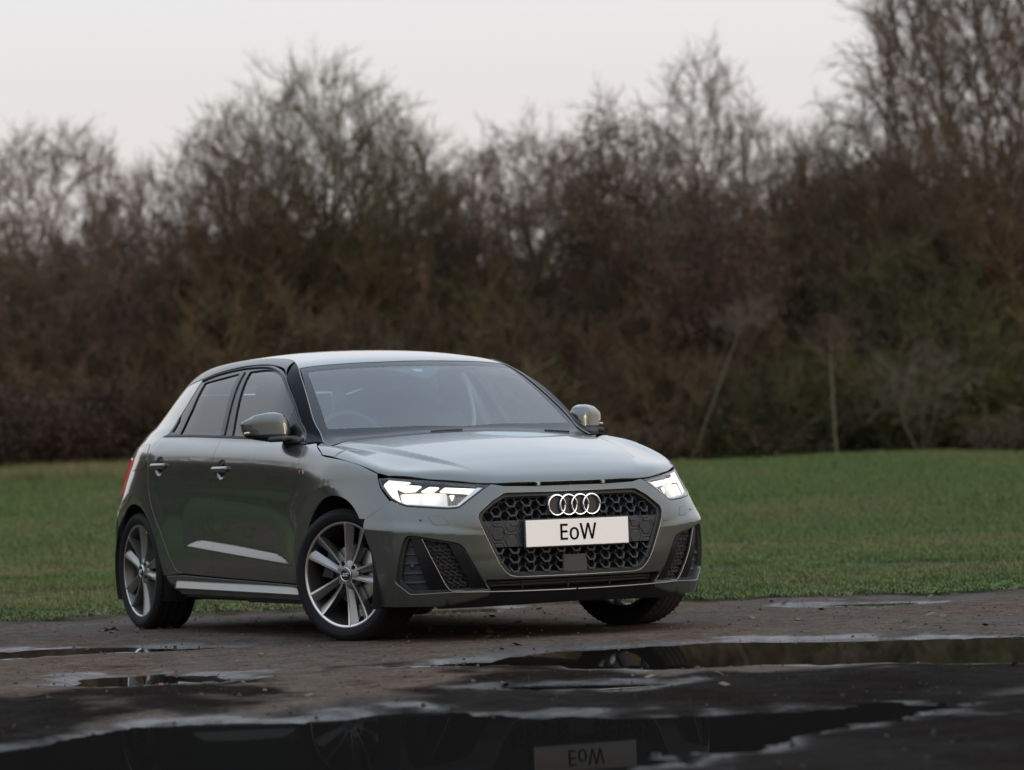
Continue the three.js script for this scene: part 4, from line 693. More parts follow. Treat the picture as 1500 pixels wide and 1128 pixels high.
{
  const edge = railTop.filter(p => p[0] < -0.95).map(([x, y]) => { const p = surf('side', x, y).p; return [p[0], p[2]]; });
  const front = cr([[-0.838, 0], [-0.85, 0.2], [-0.895, 0.4], [edge[0][0] + 0.006, edge[0][1]]]);
  const last = edge[edge.length - 1];
  part('roof', half('top', [...front, ...edge.slice(1), ...cr([last, [-2.86, last[1] * 0.72], [-2.95, last[1] * 0.3], [-2.97, 0]])], { step: 0.016, gap: 0.0015 }), M.black, car);
  // spoiler blade behind the roof
  const prof = Array.from({ length: 13 }, (_, i) => { const z = -0.40 + 0.80 * i / 12, x = -2.93 + 1.35 * z * z; return new THREE.Vector3(x, 1.3 - 0.30 * z * z, z); });
  const sp = new THREE.TubeGeometry(new THREE.CatmullRomCurve3(prof), 40, 0.022, 10); sp.scale(1, 1, 1);
  const spm = part('roof_spoiler', put(sp, 0, 0, 0), M.black, car);
  // windscreen: black border and glass
  const wsOuter = [[-0.18, 0], ...cr([[-0.185, 0.15], [-0.215, 0.35], [-0.265, 0.56], [-0.31, 0.72]]), ...cr([[-0.33, 0.738], [-0.48, 0.698], [-0.641, 0.655], [-0.8, 0.606], [-0.97, 0.556]]), ...cr([[-0.97, 0.548], [-0.895, 0.395], [-0.846, 0.2], [-0.834, 0]])];
  const inTop = cr([[-0.875, 0.555], [-0.83, 0.4], [-0.785, 0.2], [-0.772, 0]]).map((p, i) => i ? p : [...p, 0.03]), inBot = cr([[-0.288, 0], [-0.298, 0.1], [-0.345, 0.36], [-0.40, 0.53], [-0.448, 0.648]]);
  inBot[inBot.length - 1] = [-0.448, 0.648, 0.05];
  part('windscreen_border', half('top', [...wsOuter, ...inTop.slice().reverse(), ...inBot.slice().reverse()], { step: 0.014, off: -0.002, gap: 0.001, depth: 0.004 }), M.gloss, car);
  part('windscreen', half('top', [...inBot, ...inTop], { step: 0.03, off: -0.0022, gap: -0.0004, depth: 0 }), M.screen, car);
  part('sensor_housing', panel('top', [[-0.79, 0.19, 0.02], [-0.775, -0.125, 0.02], [-0.73, -0.08, 0.03], [-0.665, -0.01, 0.03], [-0.662, 0.045, 0.03], [-0.71, 0.09, 0.05], [-0.755, 0.16, 0.03]], { step: 0.02, off: -0.008, depth: 0.03 }), M.trim, car);
  part('mirror_mount_camera', panel('top', [[-0.752, 0.055, 0.01], [-0.752, -0.005, 0.01], [-0.722, 0.0, 0.01], [-0.722, 0.04, 0.01]], { step: 0.02, off: -0.005, depth: 0.004 }), M.paleTrim, car);
  // scuttle strip and wipers
  part('scuttle', half('top', [[-0.145, 0], ...cr([[-0.155, 0.15], [-0.185, 0.35], [-0.24, 0.56], [-0.287, 0.735]]), ...cr([[-0.335, 0.735], [-0.285, 0.56], [-0.235, 0.35], [-0.205, 0.15]]), [-0.2, 0]], { step: 0.02, off: -0.012, gap: 0, depth: 0.02 }), M.trim, car);
  for (const [a, b, c] of [[[-0.222, 0.21], [-0.22, 0.14], [-0.214, 0.05]], [[-0.262, -0.42], [-0.29, -0.5], [-0.318, -0.58]]]) { const pts = [a, b, c].map(q => surf('top', q[0], q[1], 0.004).p); part('wiper', tube(pts, 0.005, 20, 6), M.trim, car); }
  // bonnet
  const bon = [[-0.143, 0], ...cr([[-0.153, 0.15], [-0.18, 0.33], [-0.225, 0.5], [-0.275, 0.66], [-0.292, 0.745]]), ...cr([[-0.25, 0.79], [-0.142, 0.817], [-0.106, 0.821], [0.087, 0.810], [0.234, 0.789], [0.36, 0.766]], 5), ...cr([[0.425, 0.742], [0.565, 0.635], [0.687, 0.491], [0.738, 0.38], [0.759, 0.254], [0.769, 0.12], [0.772, 0]], 5)];
  part('bonnet', half('top', bon, { step: 0.011, edge: 0.003 }), M.paint, car);
}
// front bumper
const grilleEdge = [[cen(0.279), 0.279], [0.364, 0.2805], [0.332, 0.287, 0.012], [0.305, 0.322, 0.03], [0.2115, 0.563, 0.018], [0.263, 0.621, 0.01], [0.309, 0.656, 0.012], [cen(0.655), 0.655]];
const intakeHole = [[-0.092, 0.484, 0.02], [-0.042, 0.478], [0.10, 0.45], [0.150, 0.436, 0.03], [0.2, 0.335], [0.244, 0.226, 0.004], [0.07, 0.2195], [-0.095, 0.216, 0.012], [-0.166, 0.272, 0.012], [-0.142, 0.375], [-0.114, 0.46, 0.02]];
{
  const outer = [...centerRun(0.655, 0.682, 3), [0.418, 0.682], [0.306, 0.687], [0.253, 0.698, 0.006], [0.132, 0.594, 0.016], [0.08, 0.5925], [-0.108, 0.609], [-0.15, 0.622, 0.02], [-0.195, 0.641], [-0.203, 0.632], [-0.261, 0.597], ...cr([[-0.335, 0.556], [-0.337, 0.51], [-0.30, 0.421], [-0.275, 0.309], [-0.277, 0.2]]), [-0.29, 0.163, 0.01], [0.007, 0.160], [0.155, 0.182], [0.232, 0.203], [0.2475, 0.214], [0.2475, 0.224, 0.003], [0.233, 0.258], [0.238, 0.2725, 0.006], [0.304, 0.271], [0.411, 0.270], ...centerRun(0.27, 0.279, 2), ...grilleEdge.slice(1, -1)];
  part('front_bumper', half('nose', outer, { step: 0.0065, holes: [intakeHole], edge: 0.0035, depth: 0.03 }), M.paint, car);
  part('bumper_slot', panel('front', [[-0.4, 0.64], [0.4, 0.64], [0.4, 0.72], [-0.4, 0.72]], { step: 0.04, off: -0.028, depth: 0, gap: 0 }), M.inner, car);
  for (const z of [0.165, -0.165]) part('slot_tab', put(rbox(0.03, 0.02, 0.02, 0.004), 0.768, 0.69, z), M.paint, car);
  part('front_splitter', half('nose', [...centerRun(0.157, 0.214, 4), [0.40, 0.2155], [0.2455, 0.2215], [0.246, 0.213], [0.232, 0.2015], [0.155, 0.1805], [0.007, 0.1585], [0.02, 0.148], [0.2, 0.15]], { step: 0.012, depth: 0.06, edge: 0.003 }), M.gloss, car);
  part('splitter_edge_highlight', both(tube([...Array(14)].map((_, i) => { const z = 0.005 + 0.56 * i / 13; return surf('front', z, 0.2145 + 0.008 * (z / 0.565) ** 2, 0.003).p; }), 0.0032, 30, 6)), M.rimGrey, car);  // light grey tube paints the highlight along the top edge of the splitter
  part('lower_grille_backing', panel('front', [[-0.62, 0.205], [0.62, 0.205], [0.6, 0.285], [-0.6, 0.285]], { step: 0.03, off: -0.06, depth: 0, gap: 0 }), M.inner, car);
  for (let k = 0; k < 3; k++) part('lower_grille_slat', panel('front', [[-0.5, 0.226 + k * 0.014], [0.5, 0.226 + k * 0.014], [0.5, 0.232 + k * 0.014], [-0.5, 0.232 + k * 0.014]], { step: 0.03, off: -0.045, depth: 0.01, gap: 0 }), M.plasticDark, car);
  for (const z of [-0.42, -0.2, 0.02, 0.25, 0.46]) part('lower_grille_post', panel('front', [[z, 0.21], [z + 0.006, 0.21], [z + 0.006, 0.28], [z, 0.28]], { step: 0.03, off: -0.042, depth: 0.01, gap: 0 }), M.plasticDark, car);
}
// grille
const hexPts = (r, cx = 0, cy = 0, ph = 0) => Array.from({ length: 6 }, (_, i) => [cx + r * Math.cos(ph + i * Math.PI / 3), cy + r * Math.sin(ph + i * Math.PI / 3)]);
{
  const grille = new THREE.Group(); grille.name = 'grille'; car.add(grille);
  part('grille_backing', panel('front', [[-0.52, 0.27], [0.52, 0.27], [0.52, 0.67], [-0.52, 0.67]], { step: 0.04, off: -0.085, depth: 0, gap: 0 }), M.inner, grille);
  // rim inside the opening
  const innerEdge = [[cen(0.293), 0.293], [0.364, 0.295], [0.342, 0.302, 0.012], [0.318, 0.332, 0.03], [0.228, 0.563, 0.018], [0.272, 0.612, 0.01], [0.315, 0.644, 0.012], [cen(0.643), 0.643]];
  const rimLoop = [...grilleEdge, ...innerEdge.slice().reverse()];
  part('grille_rim', half('nose', rimLoop, { step: 0.008, off: -0.016, depth: 0.03, edge: 0.003 }), M.plastic, grille);
  // honeycomb
  const R = 0.0262, PX = 0.0382, PY = 0.0452;
  const cellGeo = slab(hexPts(R), 0.018, 0.0012, 1, [hexPts(R - 0.0052)]);
  const lipShape = (() => { // the proud lower lip of a cell: three sides of the hexagon, sloping back upwards
    const o = hexPts(R + 0.002), i = hexPts(R - 0.0085); const p = [o[3], o[4], o[5], o[0], i[0], i[5], i[4], i[3]].map(([x, y]) => [x, y - 0.002]);
    const g = slab(p, 0.016, 0.0015, 1), q = g.attributes.position; for (let k = 0; k < q.count; k++) q.setZ(k, q.getZ(k) + Math.max(0, -q.getY(k) - 0.010) * 0.7); g.computeVertexNormals(); return g;
  })();
  const opening = [...[[0.47, 0.563], [0.43, 0.615], [0.355, 0.645], [-0.355, 0.645], [-0.43, 0.615], [-0.47, 0.563], [-0.365, 0.31], [-0.335, 0.29], [0.335, 0.29], [0.365, 0.31]]].reverse();
  for (let c = -13; c <= 13; c++) for (let r = 0; r < 9; r++) {
    const odd = Math.abs(c) % 2, z = c * PX, y = 0.318 + r * PY + (odd ? PY / 2 : 0);
    if (!inside(opening, z, y) || (y > 0.418 && y < 0.53) || (Math.abs(z) < 0.062 && y < 0.372)) continue;
    const s = surf('front', z, y, -0.052), n = s.n, yaw = Math.atan2(n[0], n[2]);
    const g = put(cellGeo.clone(), 0, 0, odd ? -0.014 : 0); const parts = [g]; if (!odd) parts.push(put(lipShape.clone(), 0, 0, 0.012, 0.0, 0, 0));
    const mm = part('grille_cell', join(parts), M.plastic, grille); mm.position.set(...s.p); mm.rotation.y = yaw;
  }
  // panel behind the number plate with pressed hexagons
  const hexGroove = (u, v) => {
    const P = 0.085, H = P * 0.866; let best = 1e9;
    for (let j = -1; j <= 1; j++) { const row = Math.round((v - 0.474) / (H / 2)) + j, ox = (row & 1) ? P * 0.75 : 0, k = Math.round((u - ox) / (P * 1.5)); const dx = Math.abs(u - ox - k * P * 1.5), dy = Math.abs(v - 0.474 - row * H / 2); const d = Math.max(dy, dx * 0.866 + dy * 0.5); best = Math.min(best, d); }
    const e = Math.abs(best - 0.030); return e < 0.003 ? -0.003 * (1 - e / 0.003) : (best < 0.03 ? 0.0012 : 0);
  };
  part('plate_panel', panel('front', [[-0.452, 0.536], [-0.395, 0.413], [0.395, 0.413], [0.452, 0.536]], { step: 0.0045, off: -0.022, depth: 0.02, disp: hexGroove }), M.plastic, grille);
  for (const z of [0.345, -0.345]) part('parking_sensor', put(new THREE.CylinderGeometry(0.009, 0.009, 0.006, 20), surf('front', z, 0.483, -0.017).p[0], 0.483, z, 0, 0, Math.PI / 2), M.plasticDark, grille);
  part('radar_cover', put(rbox(0.02, 0.078, 0.125, 0.004), 0.795, 0.332, 0.006), M.plastic, grille);
  // four linked rings
  const ringG = k => { const t = new THREE.TorusGeometry(0.0425, 0.0047, 12, 48); t.scale(1, 1.06, 1.3); return put(t, 0, 0, 0, 0, Math.PI / 2, 0); };
  const badge = new THREE.Group(); badge.name = 'ring_badge'; grille.add(badge);
  const rings = []; for (let k = 0; k < 4; k++) { const z = 0.006 + (k - 1.5) * 0.0588; rings.push(put(ringG(), 0.816, 0.593, z)); }
  grille.remove(badge); rings.forEach(g => part('badge_ring', g, M.chrome, grille));
  part('badge_plate', put(rbox(0.01, 0.088, 0.262, 0.02, 3), 0.80, 0.592, 0.006), M.plasticDark, grille);
}
{ // number plate and its letters
  const np = new THREE.Group(); np.name = 'number_plate'; car.add(np); np.position.set(0.826, 0.4695, 0.001);
  part('plate_sheet', put(rbox(0.005, 0.119, 0.522, 0.0024, 2), 0.002, 0, 0), M.plate, np);
  part('plate_frame', put(rbox(0.012, 0.131, 0.536, 0.005, 2), -0.006, 0, 0), M.plasticDark, np);
  const font = await new FontLoader().loadAsync('fonts/droid/droid_sans_regular.typeface.json');
  const t = new TextGeometry('EoW', { font, size: 0.071, depth: 0.0012, curveSegments: 8, bevelEnabled: true, bevelThickness: 0.0004, bevelSize: 0.0009, bevelSegments: 1 }); t.computeBoundingBox(); const b = t.boundingBox, sx = 0.184 / (b.max.x - b.min.x), sy = 0.0735 / (b.max.y - b.min.y);
  put(t, -(b.min.x + b.max.x) / 2 * sx, -b.min.y * sy - 0.0368, 0, 0, 0, 0, [sx, sy, 1]); put(t, 0.0046, 0.002, -0.004, 0, Math.PI / 2, 0);
  part('plate_lettering', t, M.ink, np);
}
// side intakes in the bumper corners
for (const m of SIDES) {
  const g = new THREE.Group(); g.name = numbered('bumper_intake'); car.add(g);
  part('intake_backing', panel('nose', [[-0.13, 0.5], [0.2, 0.46], [0.27, 0.21], [-0.17, 0.205]], { step: 0.03, off: -0.05, depth: 0, gap: 0, mirror: m }), M.inner, g);
  const rimIn = [[-0.084, 0.473, 0.018], [-0.042, 0.468], [0.1, 0.440], [0.143, 0.427, 0.028], [0.192, 0.330], [0.236, 0.231], [0.07, 0.227], [-0.09, 0.226, 0.012], [-0.146, 0.276, 0.012], [-0.126, 0.375], [-0.1, 0.455, 0.016]];
  part('intake_rim', panel('nose', intakeHole, { holes: [rimIn], step: 0.007, off: -0.014, depth: 0.03, edge: 0.002, gap: -0.001, mirror: m }), M.plasticDark, g);
  const ribs = (u, v) => { let d = 0; for (const y of [0.435, 0.395, 0.352, 0.306, 0.262]) { const e = Math.abs(v - y); if (e < 0.006) d = Math.max(d, 0.006 * (1 - (e / 0.006) ** 2)); } return d; };
  part('ribbed_panel', panel('nose', [[-0.094, 0.464], [-0.064, 0.460], [0.017, 0.227], [-0.088, 0.228], [-0.143, 0.277], [-0.122, 0.375]], { step: 0.0045, off: -0.032, depth: 0.01, disp: ribs, mirror: m }), M.plastic, g);
  const ss = surf('nose', -0.082, 0.342, -0.026), cyl = put(new THREE.SphereGeometry(0.011, 16, 10), 0, 0, 0, 0, 0, 0, [1, 1, 1]); put(cyl, ...ss.p); part('parking_sensor', m ? flipped(cyl) : cyl, M.plasticDark, g);
  part('gloss_blade', panel('nose', [[-0.076, 0.470, 0.004], [-0.028, 0.464, 0.004], [0.082, 0.2265], [-0.003, 0.2265]], { step: 0.012, off: -0.016, depth: 0.03, gap: 0, edge: 0.003, mirror: m }), M.gloss, g);
  const comb = (u, v) => { const P = 0.027, H = P * 0.62; let b = 1e9; for (let j = -1; j <= 1; j++) { const r = Math.round((v - 0.23) / H) + j, ox = (r & 1) ? P / 2 : 0, uu = u - 0.45 * (0.46 - v); const k = Math.round((uu - ox) / P); b = Math.min(b, Math.hypot(uu - ox - k * P, (v - 0.23 - r * H) * 1.3)); } return -0.012 * sstep(0.0125, 0.009, b); };
  part('honeycomb_panel', panel('nose', [[-0.028, 0.462], [0.09, 0.444], [0.182, 0.230], [0.084, 0.2265]], { step: 0.0038, off: -0.024, depth: 0.01, disp: comb, mirror: m }), M.plasticDark, g);
  part('gloss_blade', panel('nose', [[0.090, 0.4445], [0.12, 0.439], [0.149, 0.43, 0.02], [0.243, 0.2275], [0.183, 0.2285]], { step: 0.012, off: -0.014, depth: 0.03, gap: 0, edge: 0.003, mirror: m }), M.gloss, g);
  const edgeA = tube([[-0.026, 0.464], [0.03, 0.345], [0.084, 0.2275], [0.12, 0.224], [0.24, 0.2255]].map(q => surf('nose', q[0], q[1], -0.011).p), 0.0022, 30, 6); part('blade_edge', m ? flipped(edgeA) : edgeA, M.rimGrey, g);
  const wc = panel('nose', [[-0.005, 0.566, 0.012], [0.064, 0.56, 0.012], [0.093, 0.523, 0.012], [0.026, 0.525, 0.012]], { step: 0.01, off: 0.0012, depth: 0.003, gap: 0, edge: 0.001, mirror: m }); part('washer_cap', wc, M.paint, car);
  part('washer_seam', panel('nose', [[-0.005, 0.566, 0.012], [0.064, 0.56, 0.012], [0.093, 0.523, 0.012], [0.026, 0.525, 0.012]], { step: 0.01, off: 0.0006, depth: 0, gap: -0.0016, mirror: m }), M.inner, car);
  const dot = put(new THREE.SphereGeometry(0.0065, 12, 8), ...surf('nose', -0.036, 0.547, -0.003).p); part('parking_sensor', m ? flipped(dot) : dot, M.plasticDark, car);
}
// headlamps
for (const m of SIDES) {
  const g = new THREE.Group(); g.name = numbered('headlight'); car.add(g);
  const outline = [[-0.283, 0.743, 0.01], ...cr([[-0.225, 0.746], [-0.049, 0.729], [0.139, 0.709]]), [0.252, 0.6975, 0.006], [0.132, 0.595, 0.016], [0.08, 0.5935], [-0.108, 0.6105], [-0.148, 0.6225, 0.02], [-0.203, 0.65], [-0.255, 0.697]];
  const inner = inset(ring(outline, 0.01).slice().reverse(), 0.0); const ccw = area2(ring(outline, 0.01)) > 0 ? ring(outline, 0.01) : ring(outline, 0.01).reverse();
  part('lamp_border', panel('nose', outline, { holes: [inset(ccw, 0.009)], step: 0.008, off: -0.003, depth: 0.02, mirror: m }), M.gloss, g);
  part('lamp_lens', panel('nose', inset(ccw, 0.004), { raw: true, step: 0.015, off: -0.0015, depth: 0, gap: 0, mirror: m }), M.lens, g);
  part('lamp_housing', panel('nose', inset(ccw, -0.004), { raw: true, step: 0.02, off: -0.06, depth: 0, gap: 0, mirror: m }), M.lampDark, g);
  const light = (n, pts, off, mat, d = 0.012, disp) => part(n, panel('nose', pts, { step: 0.007, off, depth: d, gap: 0, edge: 0.002, mirror: m, disp }), mat, g);
  light('daytime_led', [[-0.252, 0.716, 0.006], [-0.226, 0.737, 0.006], [-0.111, 0.730, 0.003], [-0.181, 0.700], [-0.184, 0.693], [-0.150, 0.630], [-0.164, 0.632], [-0.222, 0.685]], -0.014, M.led);
  light('daytime_led', [[-0.172, 0.698], [-0.118, 0.713], [-0.062, 0.709], [-0.089, 0.689], [-0.139, 0.687]], -0.018, M.led);
  light('daytime_led', [[-0.054, 0.685], [-0.02, 0.703], [0.022, 0.7], [0.002, 0.684]], -0.018, M.led);
  light('daytime_led', [[0.032, 0.681], [0.052, 0.697], [0.196, 0.686], [0.212, 0.677], [0.186, 0.663], [0.135, 0.671]], -0.018, M.led);
  light('low_beam_light', [[-0.165, 0.68, 0.01], [-0.143, 0.622, 0.01], [0.075, 0.611, 0.01], [0.06, 0.675, 0.01], [-0.02, 0.681, 0.01]], -0.03, M.beam, 0.02);
  const facet = (u, v) => 0.004 * Math.sin(u * 420) - 0.02 * sstep(0.0, 0.1, u);
  light('reflector_bowl', [[0.06, 0.65], [0.06, 0.674], [0.135, 0.668], [0.185, 0.658], [0.125, 0.606], [0.075, 0.612]], -0.034, M.lampBowlDim, 0.01, facet);
  light('crystal_light', [[0.078, 0.664], [0.098, 0.663], [0.092, 0.64]], -0.024, M.led, 0.006);
  light('lamp_sill', [[-0.14, 0.622], [-0.1, 0.6135], [0.08, 0.5985], [0.125, 0.601], [0.235, 0.693], [0.2, 0.692], [0.118, 0.612], [0.07, 0.6105], [-0.1, 0.6255]], -0.012, M.lampBowl, 0.02);
  const p = surf('nose', -0.06, 0.65, 0.012).p, l = new THREE.SpotLight(new THREE.Color(1, 0.95, 0.82), 0.25, 0, 0.7, 0.8, 2); l.position.set(p[0], p[1], m ? -p[2] : p[2]); l.target.position.set(p[0] + 5, 0.1, (m ? -1 : 1) * p[2] * 1.1); l.castShadow = true; car.add(l, l.target);
}
// door mirrors
for (const m of SIDES) {
  const g = new THREE.Group(); g.name = numbered('door_mirror'); car.add(g);
  const L0 = spl([[0.935, 0.13], [0.945, 0.075], [0.955, 0.034], [0.973, 0.011], [0.99, 0.003], [1.008, 0], [1.036, 0.0075], [1.05, 0.038], [1.07, 0.083], [1.076, 0.122]]), L1 = spl([[0.935, 0.2], [0.945, 0.224], [0.973, 0.228], [1.008, 0.226], [1.036, 0.217], [1.05, 0.206], [1.07, 0.186], [1.076, 0.168]]);
  const shell = (ya, yb, grow, name, mat) => {
    const pos = [], idx = [], NU = 56, NV = 24, sup = v => Math.sign(v) * Math.pow(Math.abs(v), 0.62);
    for (let j = 0; j <= NV; j++) for (let i = 0; i <= NU; i++) {
      const q = j / NV, y = mix(ya, yb, yb > 1.07 ? 1 - (1 - q) * (1 - q) : q), a = i / NU * Math.PI * 2, s = Math.sin(a), top = y > 1.03 ? Math.sqrt(Math.max(0.0, 1 - Math.pow((y - 1.03) / 0.0475, 2))) : 1, bot = y < 0.96 ? Math.sqrt(Math.max(0.05, 1 - Math.pow((0.96 - y) / 0.027, 2))) : 1;
      const l0 = L0(y), l1 = L1(y), along = (l0 + l1) / 2 + sup(Math.cos(a)) * (l1 - l0) / 2, fat = 0.35 + 0.65 * Math.pow(clamp(along / 0.2), 0.7), across = sup(s) * (s > 0 ? 0.075 : 0.045) * (0.25 + 0.75 * top) * bot * fat + grow * s;
      pos.push(-0.735 + along * 0.50 + across * 0.9, y, 0.972 - along * 0.92 + across * 0.42);
    }
    for (let j = 0; j < NV; j++) for (let i = 0; i < NU; i++) { const a = j * (NU + 1) + i, b = a + 1, c = a + NU + 1, d = c + 1; idx.push(a, c, b, b, c, d); }
    for (const [row, w] of [[0, 1], [NV, 0]]) { const base = row * (NU + 1), k = pos.length / 3; let cx = 0, cy = 0, cz = 0; for (let i = 0; i < NU; i++) { cx += pos[(base + i) * 3]; cy += pos[(base + i) * 3 + 1]; cz += pos[(base + i) * 3 + 2]; } pos.push(cx / NU, cy / NU, cz / NU); for (let i = 0; i < NU; i++) w ? idx.push(base + i, base + i + 1, k) : idx.push(base + i + 1, base + i, k); }
    const geo = new THREE.BufferGeometry(); geo.setAttribute('position', new THREE.Float32BufferAttribute(pos, 3)); geo.setIndex(idx);
    const mg = toCreasedNormals(mergeVertices(geo, 1e-5), 0.7); part(name, m ? flipped(mg) : mg, mat, g);
  };
  shell(0.972, 1.0775, 0, 'mirror_cap', M.paint);
  shell(0.934, 0.9712, -0.002, 'mirror_base', M.gloss);
  const arm = join([put(rbox(0.10, 0.026, 0.16, 0.012), -0.56, 0.947, 0.815, 0.02, 0.45, 0), put(rbox(0.13, 0.03, 0.05, 0.012), -0.51, 0.937, 0.792)]);
  part('mirror_arm', m ? flipped(arm) : arm, M.trim, g);
  const blink = put(rbox(0.03, 0.010, 0.06, 0.005), -0.700, 0.981, 0.944, 0, 0.62, 0.12); part('indicator_light', m ? flipped(blink) : blink, M.amber, g);
  part('mirror_triangle', panel('side', [[-0.668, 1.085, 0.01], [-0.655, 1.085], [-0.43, 0.945], [-0.42, 0.93], [-0.67, 0.945]], { off: -0.004, step: 0.02, depth: 0.01, gap: 0, mirror: m }), M.trim, car);
}
// rear end
{
  part('rear_bumper', (() => { const o = [[-2.18, 0.625], [-2.05, 0.64], [-1.6, 0.64], [-1.6, 0.22], [-1.45, 0.2], [-1.45, 0.64], [-1.6, 0.64]]; return join(SIDES.map(m => panel('tail', [[-1.50, 0.595], [-1.50, 0.44], [-1.52, 0.35], [-1.53, 0.22], [-2.24, 0.22], [-2.24, 0.63], [-1.58, 0.635]], { step: 0.014, mirror: m }))); })(), M.paint, car);
  part('tailgate', panel('back', [[-0.55, 0.64], [0.55, 0.64], [0.6, 0.95], [0.44, 1.24], [-0.44, 1.24], [-0.6, 0.95]], { step: 0.03, holes: [[[-0.5, 1.0], [0.5, 1.0], [0.4, 1.22], [-0.4, 1.22]]] }), M.paint, car);
  part('rear_window', panel('back', [[-0.5, 1.0], [0.5, 1.0], [0.4, 1.22], [-0.4, 1.22]], { step: 0.04, off: -0.006, depth: 0 }), M.glassTint, car);
  for (const m of SIDES) part('tail_light', panel('tail', [[-1.478, 0.895, 0.01], [-1.52, 0.905], [-1.78, 0.91, 0.02], [-1.82, 0.77, 0.02], [-1.62, 0.70, 0.01], [-1.505, 0.72, 0.01]], { step: 0.014, off: 0.004, mirror: m }), M.tail, car);
}
// dark shell behind the panels, wheel housings, floor
for (const m of SIDES) {
  part('inner_shell', panel('side', [[-2.85, 0.63], [-2.8, 0.9], [-2.2, 0.965], [-0.4, 0.89], [0.1, 0.83], [0.3, 0.76], [0.42, 0.66], ...arcPts(FA[0], FA[1], 0.375, 45, 186), [-0.3, 0.2], [-2.05, 0.2], ...arcPts(RA[0], RA[1], 0.37, -12, 150)], { step: 0.03, off: -0.028, depth: 0, gap: 0, mirror: m }), M.inner, car);
  for (const [cx, cy, r] of [[FA[0], FA[1], 0.372], [RA[0], RA[1], 0.364]]) {
    const a0 = -25 * Math.PI / 180, a1 = 205 * Math.PI / 180, g = new THREE.PlaneGeometry(1, 0.46, 40, 1), gp = g.attributes.position;
    for (let i = 0; i < gp.count; i++) { const a = mix(a0, a1, gp.getX(i) + 0.5); gp.setXYZ(i, cx + r * Math.cos(a), cy + r * Math.sin(a), 0.615 + gp.getY(i)); } g.computeVertexNormals(); part('wheel_housing', m ? flipped(g) : g, M.inner, car);
    const w = put(new THREE.ShapeGeometry(new THREE.Shape(arcPts(cx, cy, r + 0.01, -20, 200, 30).map(p => new THREE.Vector2(...p)))), 0, 0, 0.42); part('housing_wall', m ? flipped(w) : w, M.inner, car);
  }
}
part('underbody', join([put(rbox(3.1, 0.06, 1.1, 0.02), -1.2, 0.19, 0), put(rbox(1.5, 0.1, 1.45, 0.02), -1.25, 0.21, 0), put(rbox(0.5, 0.05, 1.2, 0.02), 0.45, 0.185, 0)]), M.inner, car);
part('engine_bay', put(rbox(0.9, 0.36, 1.0, 0.05), 0.1, 0.48, 0), M.inner, car);
// cabin
{
  part('dashboard', (() => { const s = [[0, 0.05], [0.05, 0.13], [0.2, 0.16], [0.42, 0.10], [0.46, 0.0], [0.4, -0.3], [0, -0.3]].map(([a, b]) => [a - 0.72, b + 0.80]); return put(slab(s, 1.36, 0.02, 3), 0, 0, -0.68); })(), M.dash, car);
  const sw = new THREE.Group(); sw.name = 'steering_wheel'; car.add(sw); sw.position.set(-0.78, 0.905, 0.37); sw.rotation.set(0, 0, 0.42);
  part('wheel_ring', put(new THREE.TorusGeometry(0.18, 0.016, 12, 40), 0, 0, 0, 0, Math.PI / 2, 0), M.dash, sw);
  part('wheel_hub', join([put(rbox(0.05, 0.11, 0.14, 0.02), 0.01, 0, 0), put(rbox(0.02, 0.03, 0.33, 0.01), 0.005, 0, 0), put(rbox(0.02, 0.16, 0.03, 0.01), 0.005, -0.09, 0)]), M.dash, sw);
  for (const z of [0.37, -0.37]) {
    const s = new THREE.Group(); s.name = numbered('front_seat'); car.add(s); s.position.set(-1.35, 0, z);
    part('seat_back', put(slab([[-0.24, 0.0], [0.24, 0.0], [0.23, 0.42], [0.17, 0.56], [-0.17, 0.56], [-0.23, 0.42]], 0.1, 0.03, 3), 0, 0.52, 0, 0, Math.PI / 2, 0.0).applyMatrix4(new THREE.Matrix4().makeRotationZ(0.28)).translate(0.1, 0.02, 0), M.cloth, s);
    part('headrest', put(rbox(0.09, 0.17, 0.27, 0.04, 4), -0.29, 1.16, 0, 0, 0, 0.2), M.cloth, s);
    part('seat_base', put(rbox(0.5, 0.16, 0.5, 0.05, 3), 0.22, 0.48, 0), M.cloth, s);
  }
  part('rear_bench', join([put(rbox(0.5, 0.2, 1.25, 0.06, 3), -2.0, 0.5, 0), put(rbox(0.14, 0.55, 1.25, 0.05, 3), -2.32, 0.78, 0, 0, 0, 0.3), ...[-0.4, 0, 0.4].map(z => put(rbox(0.09, 0.15, 0.25, 0.04, 3), -2.42, 1.1, z))]), M.cloth, car);
  part('rear_view_mirror', put(rbox(0.03, 0.07, 0.24, 0.02, 3), -0.79, 1.2, 0.02, 0, -0.2, 0), M.trim, car);
  part('far_pillar_trim', tube([[-1.5, 1.28, -0.58], [-1.48, 1.1, -0.68], [-1.46, 0.95, -0.73]], 0.03, 12, 8), M.paleTrim, car);
  part('seat_belt', tube([[-1.47, 1.22, -0.6], [-1.44, 1.05, -0.62], [-1.36, 0.8, -0.52]], 0.014, 12, 6), M.paleTrim, car);
  part('headlining', panel('top', [[-1.0, -0.5], [-2.6, -0.42], [-2.6, 0.42], [-1.0, 0.5]], { step: 0.08, off: -0.035, depth: 0, gap: 0 }), M.paleTrim, car);
}
